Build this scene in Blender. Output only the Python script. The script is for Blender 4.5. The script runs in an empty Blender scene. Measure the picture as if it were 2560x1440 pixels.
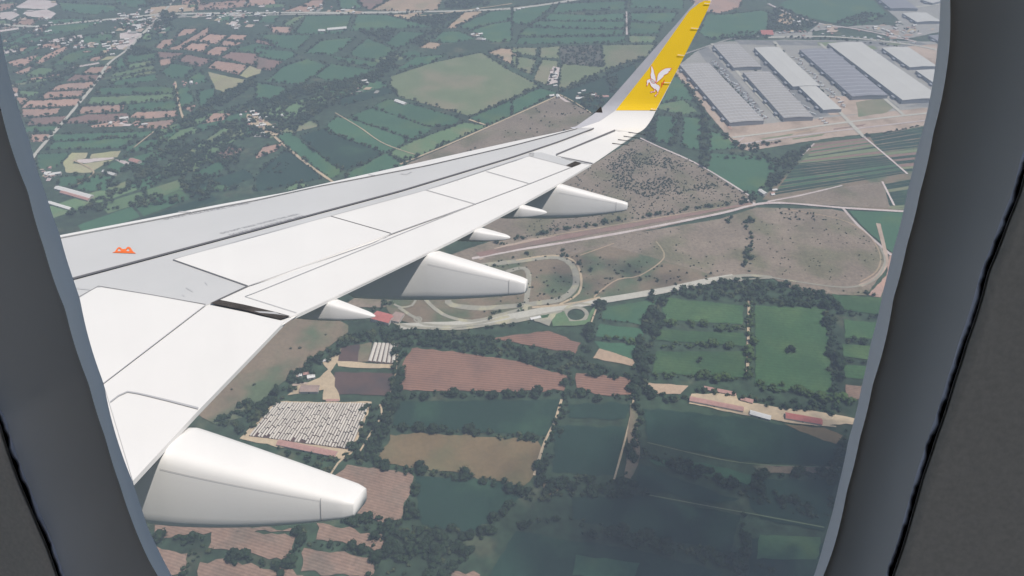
import bpy, bmesh, math, random
import numpy as np
from mathutils import Vector, Matrix, noise, geometry
random.seed(7); rng = np.random.default_rng(7)
sc = bpy.context.scene
col = sc.collection
# ------------------------------------------------------------------ camera
H = 900.0; PITCH = math.radians(38.0); FPX = 1780.0
cr = Vector((1, 0, 0)); cf = Vector((0, math.cos(PITCH), -math.sin(PITCH))); cu = cr.cross(cf)
CAM = Vector((0, 0, H))
cd = bpy.data.cameras.new("camera"); co = bpy.data.objects.new("camera", cd); col.objects.link(co)
co.matrix_world = Matrix.Translation(CAM) @ Matrix((cr, cu, -cf)).transposed().to_4x4()
cd.sensor_width = 36.0; cd.lens = 36.0 * FPX / 2560.0
cd.clip_start = 0.02; cd.clip_end = 40000
sc.camera = co
# aircraft frame: X aft, Y outboard (right wing), Z up, metres
AY, AP, AR = 0.2212, 0.2698, 0.0364
AC = Vector((9.346, 1.355, 2.217))
af = Vector((-math.sin(AY) * math.cos(AP), math.cos(AY) * math.cos(AP), -math.sin(AP)))
ar0 = Vector((math.cos(AY), math.sin(AY), 0)); au0 = ar0.cross(af)
ar = ar0 * math.cos(AR) + au0 * math.sin(AR); au = au0 * math.cos(AR) - ar0 * math.sin(AR)
R_air = Matrix((ar, au, af)).transposed(); R_w = Matrix((cr, cu, cf)).transposed()
R_aw = R_w @ R_air.transposed()
M_aw = Matrix.Translation(CAM - R_aw @ AC) @ R_aw.to_4x4()
# ------------------------------------------------------------------ light
Ldir = (R_aw @ Vector((0.44, -0.29, 0.84))).normalized()
EL = math.asin(Ldir.z); AZ = math.atan2(Ldir.x, Ldir.y)
print("SUN", Ldir, math.degrees(EL), math.degrees(AZ))
W = bpy.data.worlds.new("World"); sc.world = W; W.use_nodes = True
wn = W.node_tree; bg = wn.nodes["Background"]
sky = wn.nodes.new("ShaderNodeTexSky"); sky.sky_type = 'NISHITA'; sky.sun_disc = False
sky.sun_elevation = EL; sky.sun_rotation = AZ; sky.altitude = 900; sky.air_density = 1.0; sky.dust_density = 1.5
wn.links.new(sky.outputs[0], bg.inputs[0]); bg.inputs[1].default_value = 0.065
sd = bpy.data.lights.new("sun", 'SUN'); sd.energy = 3.6; sd.angle = math.radians(0.6); sd.color = (1, 0.945, 0.87)
so = bpy.data.objects.new("sun", sd); col.objects.link(so)
so.rotation_euler = Ldir.to_track_quat('Z', 'Y').to_euler()
sc.view_settings.view_transform = 'Standard'; sc.view_settings.look = 'None'
sc.view_settings.gamma = 1; sc.view_settings.use_curve_mapping = False
sc.view_settings.exposure = 0.38
sc.cycles.max_bounces = 8; sc.cycles.diffuse_bounces = 4; sc.cycles.volume_bounces = 0
sc.cycles.transparent_max_bounces = 16; sc.cycles.use_denoising = True
sc.cycles.sample_clamp_indirect = 4
# ------------------------------------------------------------------ projection helpers
def ray_w(px, py): return cf + cr * ((px - 1280) / FPX) - cu * ((py - 720) / FPX)
def G(px, py):
    d = ray_w(px, py); t = -H / d.z
    return (d.x * t, d.y * t)
def to_px(x, y, z=0.0):
    d = Vector((x, y, z - H)); w = d.dot(cf)
    if w <= 0: return (1e6, 1e6)
    return (1280 + FPX * d.dot(cr) / w, 720 - FPX * d.dot(cu) / w)
def ray_a(px, py): return af + ar * ((px - 1280) / FPX) - au * ((py - 720) / FPX)
def AYP(px, py, y):          # ray hit on the aircraft plane Y = y
    d = ray_a(px, py); t = (y - AC.y) / d.y
    return AC + d * t
# ------------------------------------------------------------------ object helpers
def tag(o, label=None, cat=None, group=None, kind=None):
    if label: o['label'] = label
    if cat: o['category'] = cat
    if group: o['group'] = group
    if kind: o['kind'] = kind
    return o
def empty(name, loc=(0, 0, 0), rz=0.0):
    o = bpy.data.objects.new(name, None); col.objects.link(o)
    o.location = loc; o.rotation_euler = (0, 0, rz); o.empty_display_size = 0.1
    return o
def mesh(name, V, F, mats, parent=None, smooth=False, mi=None):
    me = bpy.data.meshes.new(name); me.from_pydata([tuple(v) for v in V], [], F)
    for m in (mats if isinstance(mats, (list, tuple)) else [mats]): me.materials.append(m)
    if mi is not None:
        for p, k in zip(me.polygons, mi): p.material_index = k
    if smooth: me.polygons.foreach_set('use_smooth', [True] * len(me.polygons))
    me.update()
    o = bpy.data.objects.new(name, me); col.objects.link(o)
    if parent: o.parent = parent
    return o
def struct(o): o['kind'] = 'structure'; return o
# ------------------------------------------------------------------ materials
def mat(name, c, rough=0.7, metal=0.0, n1=None, n2=None, bump=None, spec=0.3, coat=0.0, stripes=None, mix2=None, randv=0.0):
    """n1,n2 = (scale, amount) brightness noise; mix2 = (colour, scale, lo, hi) patches of another colour;
    stripes = (angle, period_m, amount)"""
    m = bpy.data.materials.new(name); m.use_nodes = True
    t = m.node_tree; N = t.nodes; L = t.links; b = N["Principled BSDF"]
    b.inputs['Roughness'].default_value = rough; b.inputs['Metallic'].default_value = metal
    b.inputs['Specular IOR Level'].default_value = spec
    if coat: b.inputs['Coat Weight'].default_value = coat; b.inputs['Coat Roughness'].default_value = 0.08
    rgb = N.new('ShaderNodeRGB'); rgb.outputs[0].default_value = (*c, 1); cur = rgb.outputs[0]
    tc = N.new('ShaderNodeTexCoord')
    def nz(scale, detail=6):
        n = N.new('ShaderNodeTexNoise'); n.inputs['Scale'].default_value = scale; n.inputs['Detail'].default_value = detail
        L.new(tc.outputs['Object'], n.inputs['Vector']); return n
    if mix2:
        n = nz(mix2[1]); r = N.new('ShaderNodeMapRange'); r.interpolation_type = 'SMOOTHSTEP'
        r.inputs[1].default_value = mix2[2]; r.inputs[2].default_value = mix2[3]
        L.new(n.outputs[0], r.inputs[0]); mx = N.new('ShaderNodeMix'); mx.data_type = 'RGBA'
        L.new(r.outputs[0], mx.inputs[0]); L.new(cur, mx.inputs[6]); mx.inputs[7].default_value = (*mix2[0], 1); cur = mx.outputs[2]
    def mul(sock, amt):
        nonlocal cur
        r = N.new('ShaderNodeMapRange'); r.inputs[1].default_value = 0.25; r.inputs[2].default_value = 0.75
        r.inputs[3].default_value = 1 - amt; r.inputs[4].default_value = 1 + amt; L.new(sock, r.inputs[0])
        mx = N.new('ShaderNodeVectorMath'); mx.operation = 'SCALE'; L.new(cur, mx.inputs[0]); L.new(r.outputs[0], mx.inputs['Scale']); cur = mx.outputs[0]
    for nn in (n1, n2):
        if nn: mul(nz(nn[0]).outputs[0], nn[1])
    if randv:
        oi = N.new('ShaderNodeObjectInfo'); r = N.new('ShaderNodeMapRange')
        r.inputs[3].default_value = 1 - randv; r.inputs[4].default_value = 1 + randv; L.new(oi.outputs['Random'], r.inputs[0])
        mx = N.new('ShaderNodeVectorMath'); mx.operation = 'SCALE'; L.new(cur, mx.inputs[0]); L.new(r.outputs[0], mx.inputs['Scale']); cur = mx.outputs[0]
    if stripes:
        mp = N.new('ShaderNodeMapping'); mp.inputs['Rotation'].default_value = (0, 0, stripes[0]); L.new(tc.outputs['Object'], mp.inputs[0])
        w = N.new('ShaderNodeTexWave'); w.bands_direction = 'Y'; w.inputs['Scale'].default_value = 0.314 / stripes[1]
        w.inputs['Distortion'].default_value = 1.2; w.inputs['Detail'].default_value = 3; w.inputs['Detail Scale'].default_value = 0.3
        L.new(mp.outputs[0], w.inputs[0]); mul(w.outputs['Fac'], stripes[2])
    L.new(cur, b.inputs['Base Color'])
    if bump:
        bm_ = N.new('ShaderNodeBump'); bm_.inputs['Strength'].default_value = bump[1]; bm_.inputs['Distance'].default_value = bump[2]
        L.new(nz(bump[0]).outputs[0], bm_.inputs['Height']); L.new(bm_.outputs[0], b.inputs['Normal'])
    return m
M = {}
M['white'] = mat('white_wing_paint', (0.70, 0.685, 0.665), 0.35, n1=(0.6, 0.015), coat=0.3, mix2=((0.65, 0.65, 0.63), 0.9, 0.62, 0.8))
M['flap'] = mat('white_flap_paint', (0.69, 0.675, 0.655), 0.4, n1=(1.3, 0.02), n2=(30, 0.006))
M['grey'] = mat('light_grey_wing_paint', (0.50, 0.50, 0.50), 0.4, n1=(0.9, 0.03), n2=(7, 0.012), mix2=((0.45, 0.46, 0.46), 0.8, 0.58, 0.8))
M['metal'] = mat('bare_metal_with_nose_shade', (0.46, 0.46, 0.49), 0.5, metal=0.15, n1=(5, 0.05))
M['line'] = mat('dark_panel_gap', (0.13, 0.13, 0.14), 0.7)
M['seam'] = mat('panel_seam', (0.40, 0.40, 0.41), 0.7)
M['gap_shade'] = mat('dark_gap_shade', (0.05, 0.043, 0.04), 0.8, n1=(9, 0.4))  # near-black colour standing in for shade inside the wing gaps
M['yellow'] = mat('yellow_winglet_paint', (0.86, 0.56, 0.02), 0.4, coat=0.2, n1=(1.5, 0.03))
M['orange'] = mat('orange_marking', (0.80, 0.16, 0.03), 0.5)
M['red'] = mat('red_outline_paint', (0.75, 0.12, 0.08), 0.5)
M['emblem'] = mat('white_emblem_paint', (0.85, 0.82, 0.82), 0.5)
M['text'] = mat('grey_stencil_paint', (0.30, 0.30, 0.32), 0.7)
M['rod'] = mat('static_wick_dark', (0.05, 0.05, 0.06), 0.5)
M['rod_w'] = mat('static_wick_pale', (0.9, 0.86, 0.86), 0.5)
M['trim'] = mat('grey_window_surround', (0.66, 0.67, 0.70), 0.6, n1=(20, 0.05))
M['reveal'] = mat('window_reveal_plastic', (0.52, 0.495, 0.48), 0.8, n1=(12, 0.05))
M['wall'] = mat('cabin_wall_plastic', (0.48, 0.43, 0.385), 0.9, n1=(600, 0.10), bump=(900, 0.25, 0.0005))
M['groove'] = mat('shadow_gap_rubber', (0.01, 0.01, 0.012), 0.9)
M['lip'] = mat('pale_plastic_lip', (0.5, 0.5, 0.58), 0.6, n1=(60, 0.2))
M['liner'] = mat('cabin_liner', (0.42, 0.41, 0.39), 0.8)
# ================================================================== THE AIRCRAFT
air = bpy.data.objects.new("airliner", None); col.objects.link(air); air.matrix_world = M_aw
tag(air, "white airliner wing with yellow upturned tip, seen through the dark cabin window", "airliner")
# spanwise profile in the (y,z) plane: flexed wing, blend, upright winglet
prof = []
for i in range(-4, 56):
    y = 1.98 + i * (13.72 / 55); s = y - 1.98; prof.append((y, .08 * s + .0022 * s * s))
a0 = math.atan(.08 + .0044 * 13.72); y0, z0 = prof[-1]; Rr = .78
for k in range(1, 13):
    a = a0 + (math.radians(80) - a0) * k / 12
    prof.append((y0 + Rr * (math.sin(a) - math.sin(a0)), z0 + Rr * (math.cos(a0) - math.cos(a))))
yl, zl = prof[-1]
for k in range(1, 9): prof.append((yl + .45 * k * math.cos(math.radians(80)), zl + .45 * k * math.sin(math.radians(80))))
S = [0.0]
for a, b in zip(prof, prof[1:]): S.append(S[-1] + math.hypot(b[0] - a[0], b[1] - a[1]))
S_off = S[4]; S = [s - S_off for s in S]
S_TIP = S[59]
def PS(s):
    k = min(max(int(np.searchsorted(S, s)) - 1, 0), len(S) - 2)
    f = (s - S[k]) / (S[k + 1] - S[k])
    return (prof[k][0] + f * (prof[k + 1][0] - prof[k][0]), prof[k][1] + f * (prof[k + 1][1] - prof[k][1]))
def NS(s):
    a = PS(s - .12); b = PS(s + .12); dy, dz = b[0] - a[0], b[1] - a[1]; l = math.hypot(dy, dz)
    return Vector((0, -dz / l, dy / l))
def XS(px, py):              # ray -> (x, s) on the wing surface
    d = ray_a(px, py); best = None
    for k in range(len(prof) - 1):
        (ya, za), (yb, zb) = prof[k], prof[k + 1]
        ey, ez = yb - ya, zb - za; den = d.y * ez - d.z * ey
        if abs(den) < 1e-12: continue
        ry, rz = ya - AC.y, za - AC.z
        t = (ry * ez - rz * ey) / den; u = (ry * d.z - rz * d.y) / den
        if t > 0 and (-1e-6 <= u <= 1 + 1e-6) and (best is None or t < best[0]):
            best = (t, AC.x + d.x * t, S[k] + u * (S[k + 1] - S[k]))
    return (best[1], best[2]) if best else None
def P3(x, s, off=0.0):
    y, z = PS(s); return Vector((x, y, z)) + NS(s) * off
def poly_at(pl, n):
    L = [0]
    for a, b in zip(pl, pl[1:]): L.append(L[-1] + math.hypot(b[0] - a[0], b[1] - a[1]))
    out = []
    for i in range(n + 1):
        t = L[-1] * i / n; k = min(max(int(np.searchsorted(L, t)) - 1, 0), len(pl) - 2)
        f = (t - L[k]) / (L[k + 1] - L[k] or 1); out.append((pl[k][0] + f * (pl[k + 1][0] - pl[k][0]), pl[k][1] + f * (pl[k + 1][1] - pl[k][1])))
    return out
def slab(name, top, bot, off, th, m, parent, nu=24, nv=4, byx=False):
    """a skin slab between two outlines drawn on the wing surface"""
    if byx:
        xs = [top[0][0] + (top[-1][0] - top[0][0]) * i / nu for i in range(nu + 1)]
        xb = [bot[0][0] + (bot[-1][0] - bot[0][0]) * i / nu for i in range(nu + 1)]
        A = [(x, float(np.interp(x, [p[0] for p in top], [p[1] for p in top]))) for x in xs]
        B = [(x, float(np.interp(x, [p[0] for p in bot], [p[1] for p in bot]))) for x in xb]
    else: A, B = poly_at(top, nu), poly_at(bot, nu)
    V = []; F = []
    for o_ in (off, off - th):
        for a, b in zip(A, B):
            xa = XS(*a); xb_ = XS(*b)
            for j in range(nv + 1):
                f = j / nv; V.append(P3(xa[0] + f * (xb_[0] - xa[0]), xa[1] + f * (xb_[1] - xa[1]), o_))
    n = (nu + 1) * (nv + 1); w = nv + 1
    for i in range(nu):
        for j in range(nv):
            a = i * w + j; F.append((a, a + 1, a + w + 1, a + w)); F.append((n + a, n + a + w, n + a + w + 1, n + a + 1))
    for i in range(nu):
        for j in (0, nv):
            a = i * w + j; q = (a, a + w, n + a + w, n + a); F.append(q if j == 0 else q[::-1])
    for j in range(nv):
        for i in (0, nu):
            a = i * w + j; q = (a, n + a, n + a + 1, a + 1); F.append(q if i == 0 else q[::-1])
    return mesh(name, V, F, m, parent)
def strip_geo(pl, wpx, off, V, F):
    n = max(2, int(sum(math.hypot(b[0] - a[0], b[1] - a[1]) for a, b in zip(pl, pl[1:])) / 25))
    P = poly_at(pl, n); base = len(V)
    for i, (x, y) in enumerate(P):
        q = P[min(i + 1, n)]; p = P[max(i - 1, 0)]; dx, dy = q[0] - p[0], q[1] - p[1]; l = math.hypot(dx, dy) or 1
        w = wpx if not isinstance(wpx, tuple) else wpx[0] + (wpx[1] - wpx[0]) * i / n
        for sg in (-.5, .5):
            h = XS(x - dy / l * w * sg, y + dx / l * w * sg); V.append(P3(h[0], h[1], off))
    for i in range(n): a = base + 2 * i; F.append((a, a + 1, a + 3, a + 2))
def tri_px(pts, off, V, F):
    tr = geometry.tessellate_polygon([[Vector((p[0], p[1], 0)) for p in pts]]); b = len(V)
    for p in pts: h = XS(*p); V.append(P3(h[0], h[1], off))
    for t in tr: F.append(tuple(b + i for i in t))
LEp = [(40, 609), (150, 587), (400, 539), (559, 508), (713, 480), (827, 454), (1055, 403), (1280, 353), (1407, 327), (1440, 317), (1482, 286.5), (1507, 268), (1532, 240), (1600, 162), (1693, 57), (1727, 17), (1740, 6), (1776, 0)]
TEp = [(333, 1206), (497, 1027), (712, 805), (747, 787), (1133, 602), (1280, 525), (1380, 470), (1483, 409.5), (1594, 332), (1612.5, 320.5), (1630.5, 295.5), (1640, 276), (1660, 240), (1697, 167), (1763, 37), (1777, 1)]
LE = [XS(*p) for p in LEp]; TE = [XS(*p) for p in TEp]
print("LE", [(round(a, 2), round(b, 2)) for a, b in LE]); print("TE", [(round(a, 2), round(b, 2)) for a, b in TE])
sl = (LE[1][0] - LE[5][0]) / (LE[1][1] - LE[5][1]); LE.insert(0, (LE[1][0] + sl * (-.8 - LE[1][1]), -.8)) if LE[0][1] > -.8 else None
TE.insert(0, (TE[0][0] + .02, -.8))
def xle(s): return float(np.interp(s, [p[1] for p in LE], [p[0] for p in LE]))
def xte(s): return float(np.interp(s, [p[1] for p in TE], [p[0] for p in TE]))
sm_top = max(LE[-1][1], TE[-1][1])
def body(name, ss, m, parent, thmax):
    V = []; F = []; ts = [0, .004, .012, .03, .07, .15, .3, .5, .7, .85, .95, 1.0]
    ring = 2 * len(ts) - 2
    for s in ss:
        a, b = xle(s), xte(s); c = max(b - a, .03); th = thmax(s) * min(c, 6)
        pts = []
        for t in ts:                         # upper skin: flat aft, rounded nose
            nose = -th * .5 * (1 - math.sqrt(max(0, 1 - (1 - min(t / .05, 1)) ** 2)))
            pts.append((a + t * c, nose))
        for t in ts[-2:0:-1]:
            tk = th * (math.sqrt(min(t / .3, 1)) if t < .3 else max(0.06, 1 - (t - .3) / .7 * .94))
            pts.append((a + t * c, -max(tk, .02)))
        for (x, o_) in pts: V.append(P3(x, s, o_))
    for i in range(len(ss) - 1):
        for j in range(ring):
            a = i * ring + j; b = i * ring + (j + 1) % ring
            F.append((a, a + ring, b + ring, b))
    F.append(tuple(range(ring))); F.append(tuple((len(ss) - 1) * ring + j for j in range(ring))[::-1])
    o = mesh(name, V, F, m, parent, smooth=True)
    return o
ssw = list(np.linspace(-.8, S_TIP, 60))
wing = body('wing', ssw, M['white'], air, lambda s: .115 - .03 * max(s, 0) / S_TIP)
ssl = list(np.linspace(S_TIP + .001, sm_top - .001, 40))
winglet = body('winglet', ssl, M['white'], wing, lambda s: .07)
for o in (wing, winglet):
    md = o.modifiers.new('edge', 'EDGE_SPLIT'); md.split_angle = math.radians(35)
slatl = [(40, 619), (153, 597), (400, 549.5), (481, 533), (640, 503), (797, 468), (1067, 416), (1280, 366), (1443, 323)]
thick = [(40, 740), (185, 699), (640, 577), (1000, 480), (1280, 395), (1400, 354.6), (1485, 322)]
line2 = [(433, 652), (640, 592.5), (827, 543), (1057, 480), (1280, 405), (1323, 392)]
# grey painted wing box
slab('upper_skin', slatl, thick, .004, .004, M['grey'], wing, 60, 4)
slab('upper_skin', [(40, 745), (185, 702), (433, 635.5)], [(60, 800), (200, 746), (247, 719), (433, 751)], .004, .004, M['grey'], wing, 24, 4, True)
slab('upper_skin', [(433, 635.5)] + [p for p in [(640, 580), (1000, 483), (1280, 398), (1335, 379)]], line2 + [(1335, 391)], .004, .004, M['grey'], wing, 50, 2, True)
slab('upper_skin', [(433, 652), (620, 718)], [(433, 751), (515, 765), (620, 719)], .004, .004, M['grey'], wing, 20, 3, True)
slab('upper_skin', [(1323, 383), (1352, 381), (1405, 396), (1480, 412)], [(1323, 392), (1340, 397), (1428, 420), (1440, 421)], .004, .004, M['grey'], wing, 16, 3)
# slat skin
slab('slat', [(40, 611), (150, 589), (400, 541), (559, 510), (713, 482), (827, 456), (1055, 405), (1280, 355), (1407, 328.5), (1440, 321)],
     [(40, 618), (153, 596), (400, 548.5), (481, 532), (640, 502), (797, 467), (1067, 415), (1280, 365), (1400, 334), (1443, 322)], .005, .004, M['white'], wing, 60, 2)
# bare metal leading edge at tip and winglet, nose shade put into its grey
slab('leading_edge', [(1425, 319.5), (1440, 316.5), (1482, 287), (1506, 269), (1532, 241), (1600, 163), (1693, 58), (1727, 18), (1742, 7)],
     [(1432, 322), (1449, 320.5), (1500, 303), (1519, 290), (1539, 276), (1617, 177), (1723, 27), (1737, 17), (1750, 6)], .004, .004, M['metal'], winglet, 60, 3)
# yellow outer face
slab('winglet_paint', [(1539.5, 276), (1617.5, 177), (1723.5, 27), (1737, 17), (1748, 8), (1760, 2)],
     [(1639.5, 276), (1697, 167), (1763, 37), (1772, 17), (1775, 8), (1776.5, 2)], .0045, .0045, M['yellow'], winglet, 50, 8)
# spoilers
sp = [((433, 652), (827, 543), (977, 587), (620, 718)), ((829, 542.5), (1065, 478), (1187, 513), (980, 586)),
      ((1068, 477), (1215, 431), (1323, 462), (1190, 512)), ((1218, 430), (1323, 392), (1428, 420), (1326, 461))]
for q in sp: slab('spoiler', [q[0], q[1]], [q[3], q[2]], .012, .012, M['flap'], wing, 16, 4)
slab('spoiler', [(200, 747), (247, 719), (515, 765)], [(120, 1075), (260, 962), (514, 766)], .012, .012, M['flap'], wing, 20, 4)
# flaps
slab('flap', [(548, 753), (620, 720), (640, 714), (940, 606), (1187, 514), (1323, 463), (1429, 421), (1455, 411)],
     [(727, 795), (747, 787), (1133, 602), (1280, 525), (1380, 470), (1477, 413)], .010, .03, M['flap'], wing, 50, 6)
slab('flap', [(260, 964), (515, 768), (527, 766)], [(333, 1206), (497, 1029), (712, 806)], .010, .03, M['flap'], wing, 24, 8)
slab('aileron', [(1391, 390), (1540, 329)], [(1481, 410), (1592, 334)], .010, .02, M['flap'], wing, 20, 5)
# gaps, seams
for pl, w in ((thick, (5.5, 2.6)), ([(1391, 388.5), (1538, 327)], 4.5), (slatl, 1.6), ([(527, 763), (548, 752.5), (620, 719)], (3, 4)), ([(433, 652), (620, 718)], 1.8),
              ([(247, 719), (380, 741), (515, 765)], 1.8), ([(195, 748), (247, 719)], 1.6), ([(827, 543), (977, 586)], 1.6)):
    V, F = [], []; strip_geo(pl, tuple(k * .85 for k in w) if isinstance(w, tuple) else w * .85, .0155, V, F); mesh('gap_line', V, F, M['line'], wing)
for pl, w in ((line2, 1.4), ([(620, 719), (940, 608), (977, 588), (1187, 513), (1323, 462), (1428, 420)], 1.8), ([(613, 745), (640, 735), (940, 613), (1187, 513.5)], 1.6),
              ([(613, 745), (742, 786)], 1.3), ([(515, 766), (260, 963)], 2.2), ([(1065, 478), (1187, 513)], 1.3), ([(1215, 431), (1323, 462)], 1.2), ([(1323, 392), (1428, 420)], 1.3),
              ([(1404, 394), (1483, 410)], 1.8), ([(1414, 398), (1476, 413)], 1.2), ([(1539, 326.5), (1571, 332)], 1.1), ([(1443, 322), (1485, 322)], 1.2),
              ([(277, 1010), (312, 983), (350, 989), (420, 1006), (497, 1026)], (3, 5)), ([(447, 531.5), (470, 532), (481, 533.5)], 1.5), ([(1002, 436), (1016, 438.5), (1030, 431)], 1.2), ([(921, 438), (940, 440.5)], 1.2),
              ([(466, 722), (483, 732)], 1.2), ([(513, 708), (519, 715)], 1.2), ([(457, 740), (462, 744)], 1.2), ([(185, 723), (226, 727)], 1.2), ([(1143, 457), (1146, 452)], 1)):
    V, F = [], []; strip_geo(pl, w if isinstance(w, tuple) else w * .8, .0165, V, F); mesh('seam', V, F, M['seam'], wing)
V, F = [], []  # flat dark patches laid on the skin, painted shade of the flap gaps
tri_px([(527, 763), (549, 754), (610, 766), (686, 784), (725, 794.5), (713, 799), (699, 803), (620, 782)], .018, V, F)
mesh('flap_gap_shade', V, F, M['gap_shade'], wing); V, F = [], []
tri_px([(1415, 416), (1437.5, 406), (1454, 410.5), (1428, 420.5)], .018, V, F)
mesh('flap_gap_shade', V, F, M['gap_shade'], wing)
V, F = [], []
tri_px([(636, 783), (688, 785.5), (700, 790.5), (722, 795), (690, 791), (650, 787.5)], .020, V, F)
mesh('flap_bracket', V, F, M['seam'], wing)
# solid dark wedge, painted shade of the gap behind the last slat
h0, h1, h2 = [AYP(px, py, PS(XS(1507, 283)[1])[0]) for px, py in ((1484, 285), (1502, 266), (1507, 284))]
mesh('slat_gap_shade', [h0, h1, h2] + [p + Vector((-.0, .06, 0)) for p in (h0, h1, h2)], [(0, 1, 2), (5, 4, 3), (0, 3, 4, 1), (1, 4, 5, 2), (2, 5, 3, 0)], M['gap_shade'], wing)
# orange hoist mark: two arches on a bar, tessellated pieces
V, F = [], []
def T1(pts, V, F, off=.0095): tri_px([(u / 3, 480 + v / 3) for u, v in pts], off, V, F)
T1([(842, 460), (868, 452), (1000, 453), (1022, 467)], V, F)
T1([(862, 455), (880, 428), (892, 419), (895, 428), (885, 438), (884, 455)], V, F)
T1([(892, 419), (903, 421), (918, 434), (921, 455), (905, 454), (906, 440), (895, 428)], V, F)
T1([(918, 434), (942, 433), (942, 455), (921, 455)], V, F)
T1([(942, 433), (955, 419), (965, 417), (962, 428), (950, 440), (952, 455), (942, 455)], V, F)
T1([(965, 417), (978, 421), (1002, 456), (972, 455), (971, 438), (962, 428)], V, F)
T1([(885, 450), (906, 450), (906, 456), (885, 456)], V, F); T1([(950, 450), (972, 450), (972, 456), (950, 456)], V, F)
mesh('hoist_mark', V, F, M['orange'], wing)
# stencilled warning text on the wing box
def text_on_wing(body_, p0, p1, hgt_px, sx=1.0):
    cu_ = bpy.data.curves.new('stencil', 'FONT'); cu_.body = body_; cu_.resolution_u = 2
    to = bpy.data.objects.new('tmp', cu_); col.objects.link(to)
    dg = bpy.context.evaluated_depsgraph_get(); me = bpy.data.meshes.new_from_object(to.evaluated_get(dg))
    bpy.data.objects.remove(to)
    xs = [v.co.x for v in me.vertices]; w = max(xs)
    a = XS(*p0); b = XS(*p1); c = XS(p0[0] + hgt_px[0], p0[1] + hgt_px[1])
    o = bpy.data.objects.new('stencil_text', me); me.materials.append(M['text'])
    for v in me.vertices:
        u, t = v.co.x / w, v.co.y / .7
        x = a[0] + u * (b[0] - a[0]) + t * (c[0] - a[0]); s = a[1] + u * (b[1] - a[1]) + t * (c[1] - a[1])
        v.co = P3(x, s, .0085)
    col.objects.link(o); o.parent = wing
text_on_wing("DO NOT WALK OUTSIDE THIS AREA", (556, 586), (750, 537), (-8, -2.2))
text_on_wing("DO NOT WALK OUTSIDE THIS AREA", (578, 590), (764, 541), (-8, -2.2))
text_on_wing("DO NOT WALK OUTSIDE THIS AREA", (415, 551), (628, 509), (-9, -2.2))
# winged horse emblem: red outline under white shape
horse = [[(549, 352), (566, 372), (598, 450), (606, 505), (624, 560), (638, 640), (632, 700), (600, 712), (560, 700), (525, 640), (537, 590), (528, 540), (545, 480), (540, 400)],
         [(632, 700), (660, 690), (700, 655), (745, 620), (790, 575), (800, 545), (850, 525), (895, 495), (890, 475), (935, 450), (925, 430), (965, 405), (900, 400), (830, 408), (750, 450), (690, 510), (668, 570), (662, 640), (640, 690)],
         [(540, 610), (500, 625), (465, 640), (450, 680), (462, 700), (452, 745), (462, 768), (478, 735), (492, 700), (515, 690), (520, 720), (545, 770), (580, 800), (612, 830), (600, 868), (530, 872), (528, 892), (548, 900), (560, 888), (618, 882), (630, 850), (622, 815), (650, 850), (672, 890), (655, 925), (615, 945), (620, 970), (640, 972), (650, 945), (680, 915), (690, 870), (712, 830), (722, 780), (700, 745), (650, 722), (632, 700), (600, 650)]]
def hz(p): return (1560 + p[0] / 8, 120 + p[1] / 8)
Vr, Fr, Vw, Fw = [], [], [], []
for pl in horse:
    P = [hz(p) for p in pl]; cx = sum(p[0] for p in P) / len(P); cy = sum(p[1] for p in P) / len(P)
    tri_px(P, .0085, Vw, Fw)
    for i in range(len(P)): strip_geo([P[i], P[(i + 1) % len(P)]], .9, .0095, Vr, Fr)
for a in ([(750, 680), (745, 760), (755, 800), (770, 750), (800, 700), (820, 640), (800, 640), (770, 700)],):
    V2, F2 = [], []; tri_px([hz(p) for p in a], .009, V2, F2); mesh('emblem_tail', V2, F2, M['orange'], winglet)
mesh('emblem', Vw, Fw, M['emblem'], winglet); mesh('emblem_outline', Vr, Fr, M['red'], winglet)
# static wicks
def rod(name, a, b, r, m, parent):
    d = (b - a); q = d.to_track_quat('Z', 'Y'); V = []; n = 6
    for k, p in enumerate((a, b)):
        for i in range(n):
            v = q @ Vector((math.cos(i * 2 * math.pi / n) * r * (1 - .5 * k), math.sin(i * 2 * math.pi / n) * r * (1 - .5 * k), 0)); V.append(p + v)
    F = [(i, (i + 1) % n, n + (i + 1) % n, n + i) for i in range(n)] + [tuple(range(n))[::-1], tuple(range(n, 2 * n))]
    return mesh(name, V, F, m, parent)
for (p, q) in (((1571, 333), (1592, 336)), ((1559, 343), (1579, 345.5)), ((1545, 351.5), (1565, 354)), ((1530.5, 361), (1552, 363.5))):
    a = XS(*p); b = XS(*q); A = P3(a[0], a[1], .02); B = P3(b[0], b[1], .02)
    rod('static_wick', A, B + (B - A) * 1.0, .008, M['rod'], wing)
for (p, q) in (((1761, 9), (1776, 9.5)), ((1728, 71), (1744, 71.5)), ((1694, 138), (1709, 138.5)), ((1660, 207), (1675, 207)), ((1627, 273.5), (1641, 273.5))):
    a = XS(*p); A = P3(a[0], a[1], .022); yy = A.y; B = AYP(q[0], q[1], yy)
    rod('static_wick', A, B + (B - A) * .2, .006, M['rod_w'], winglet)
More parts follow.
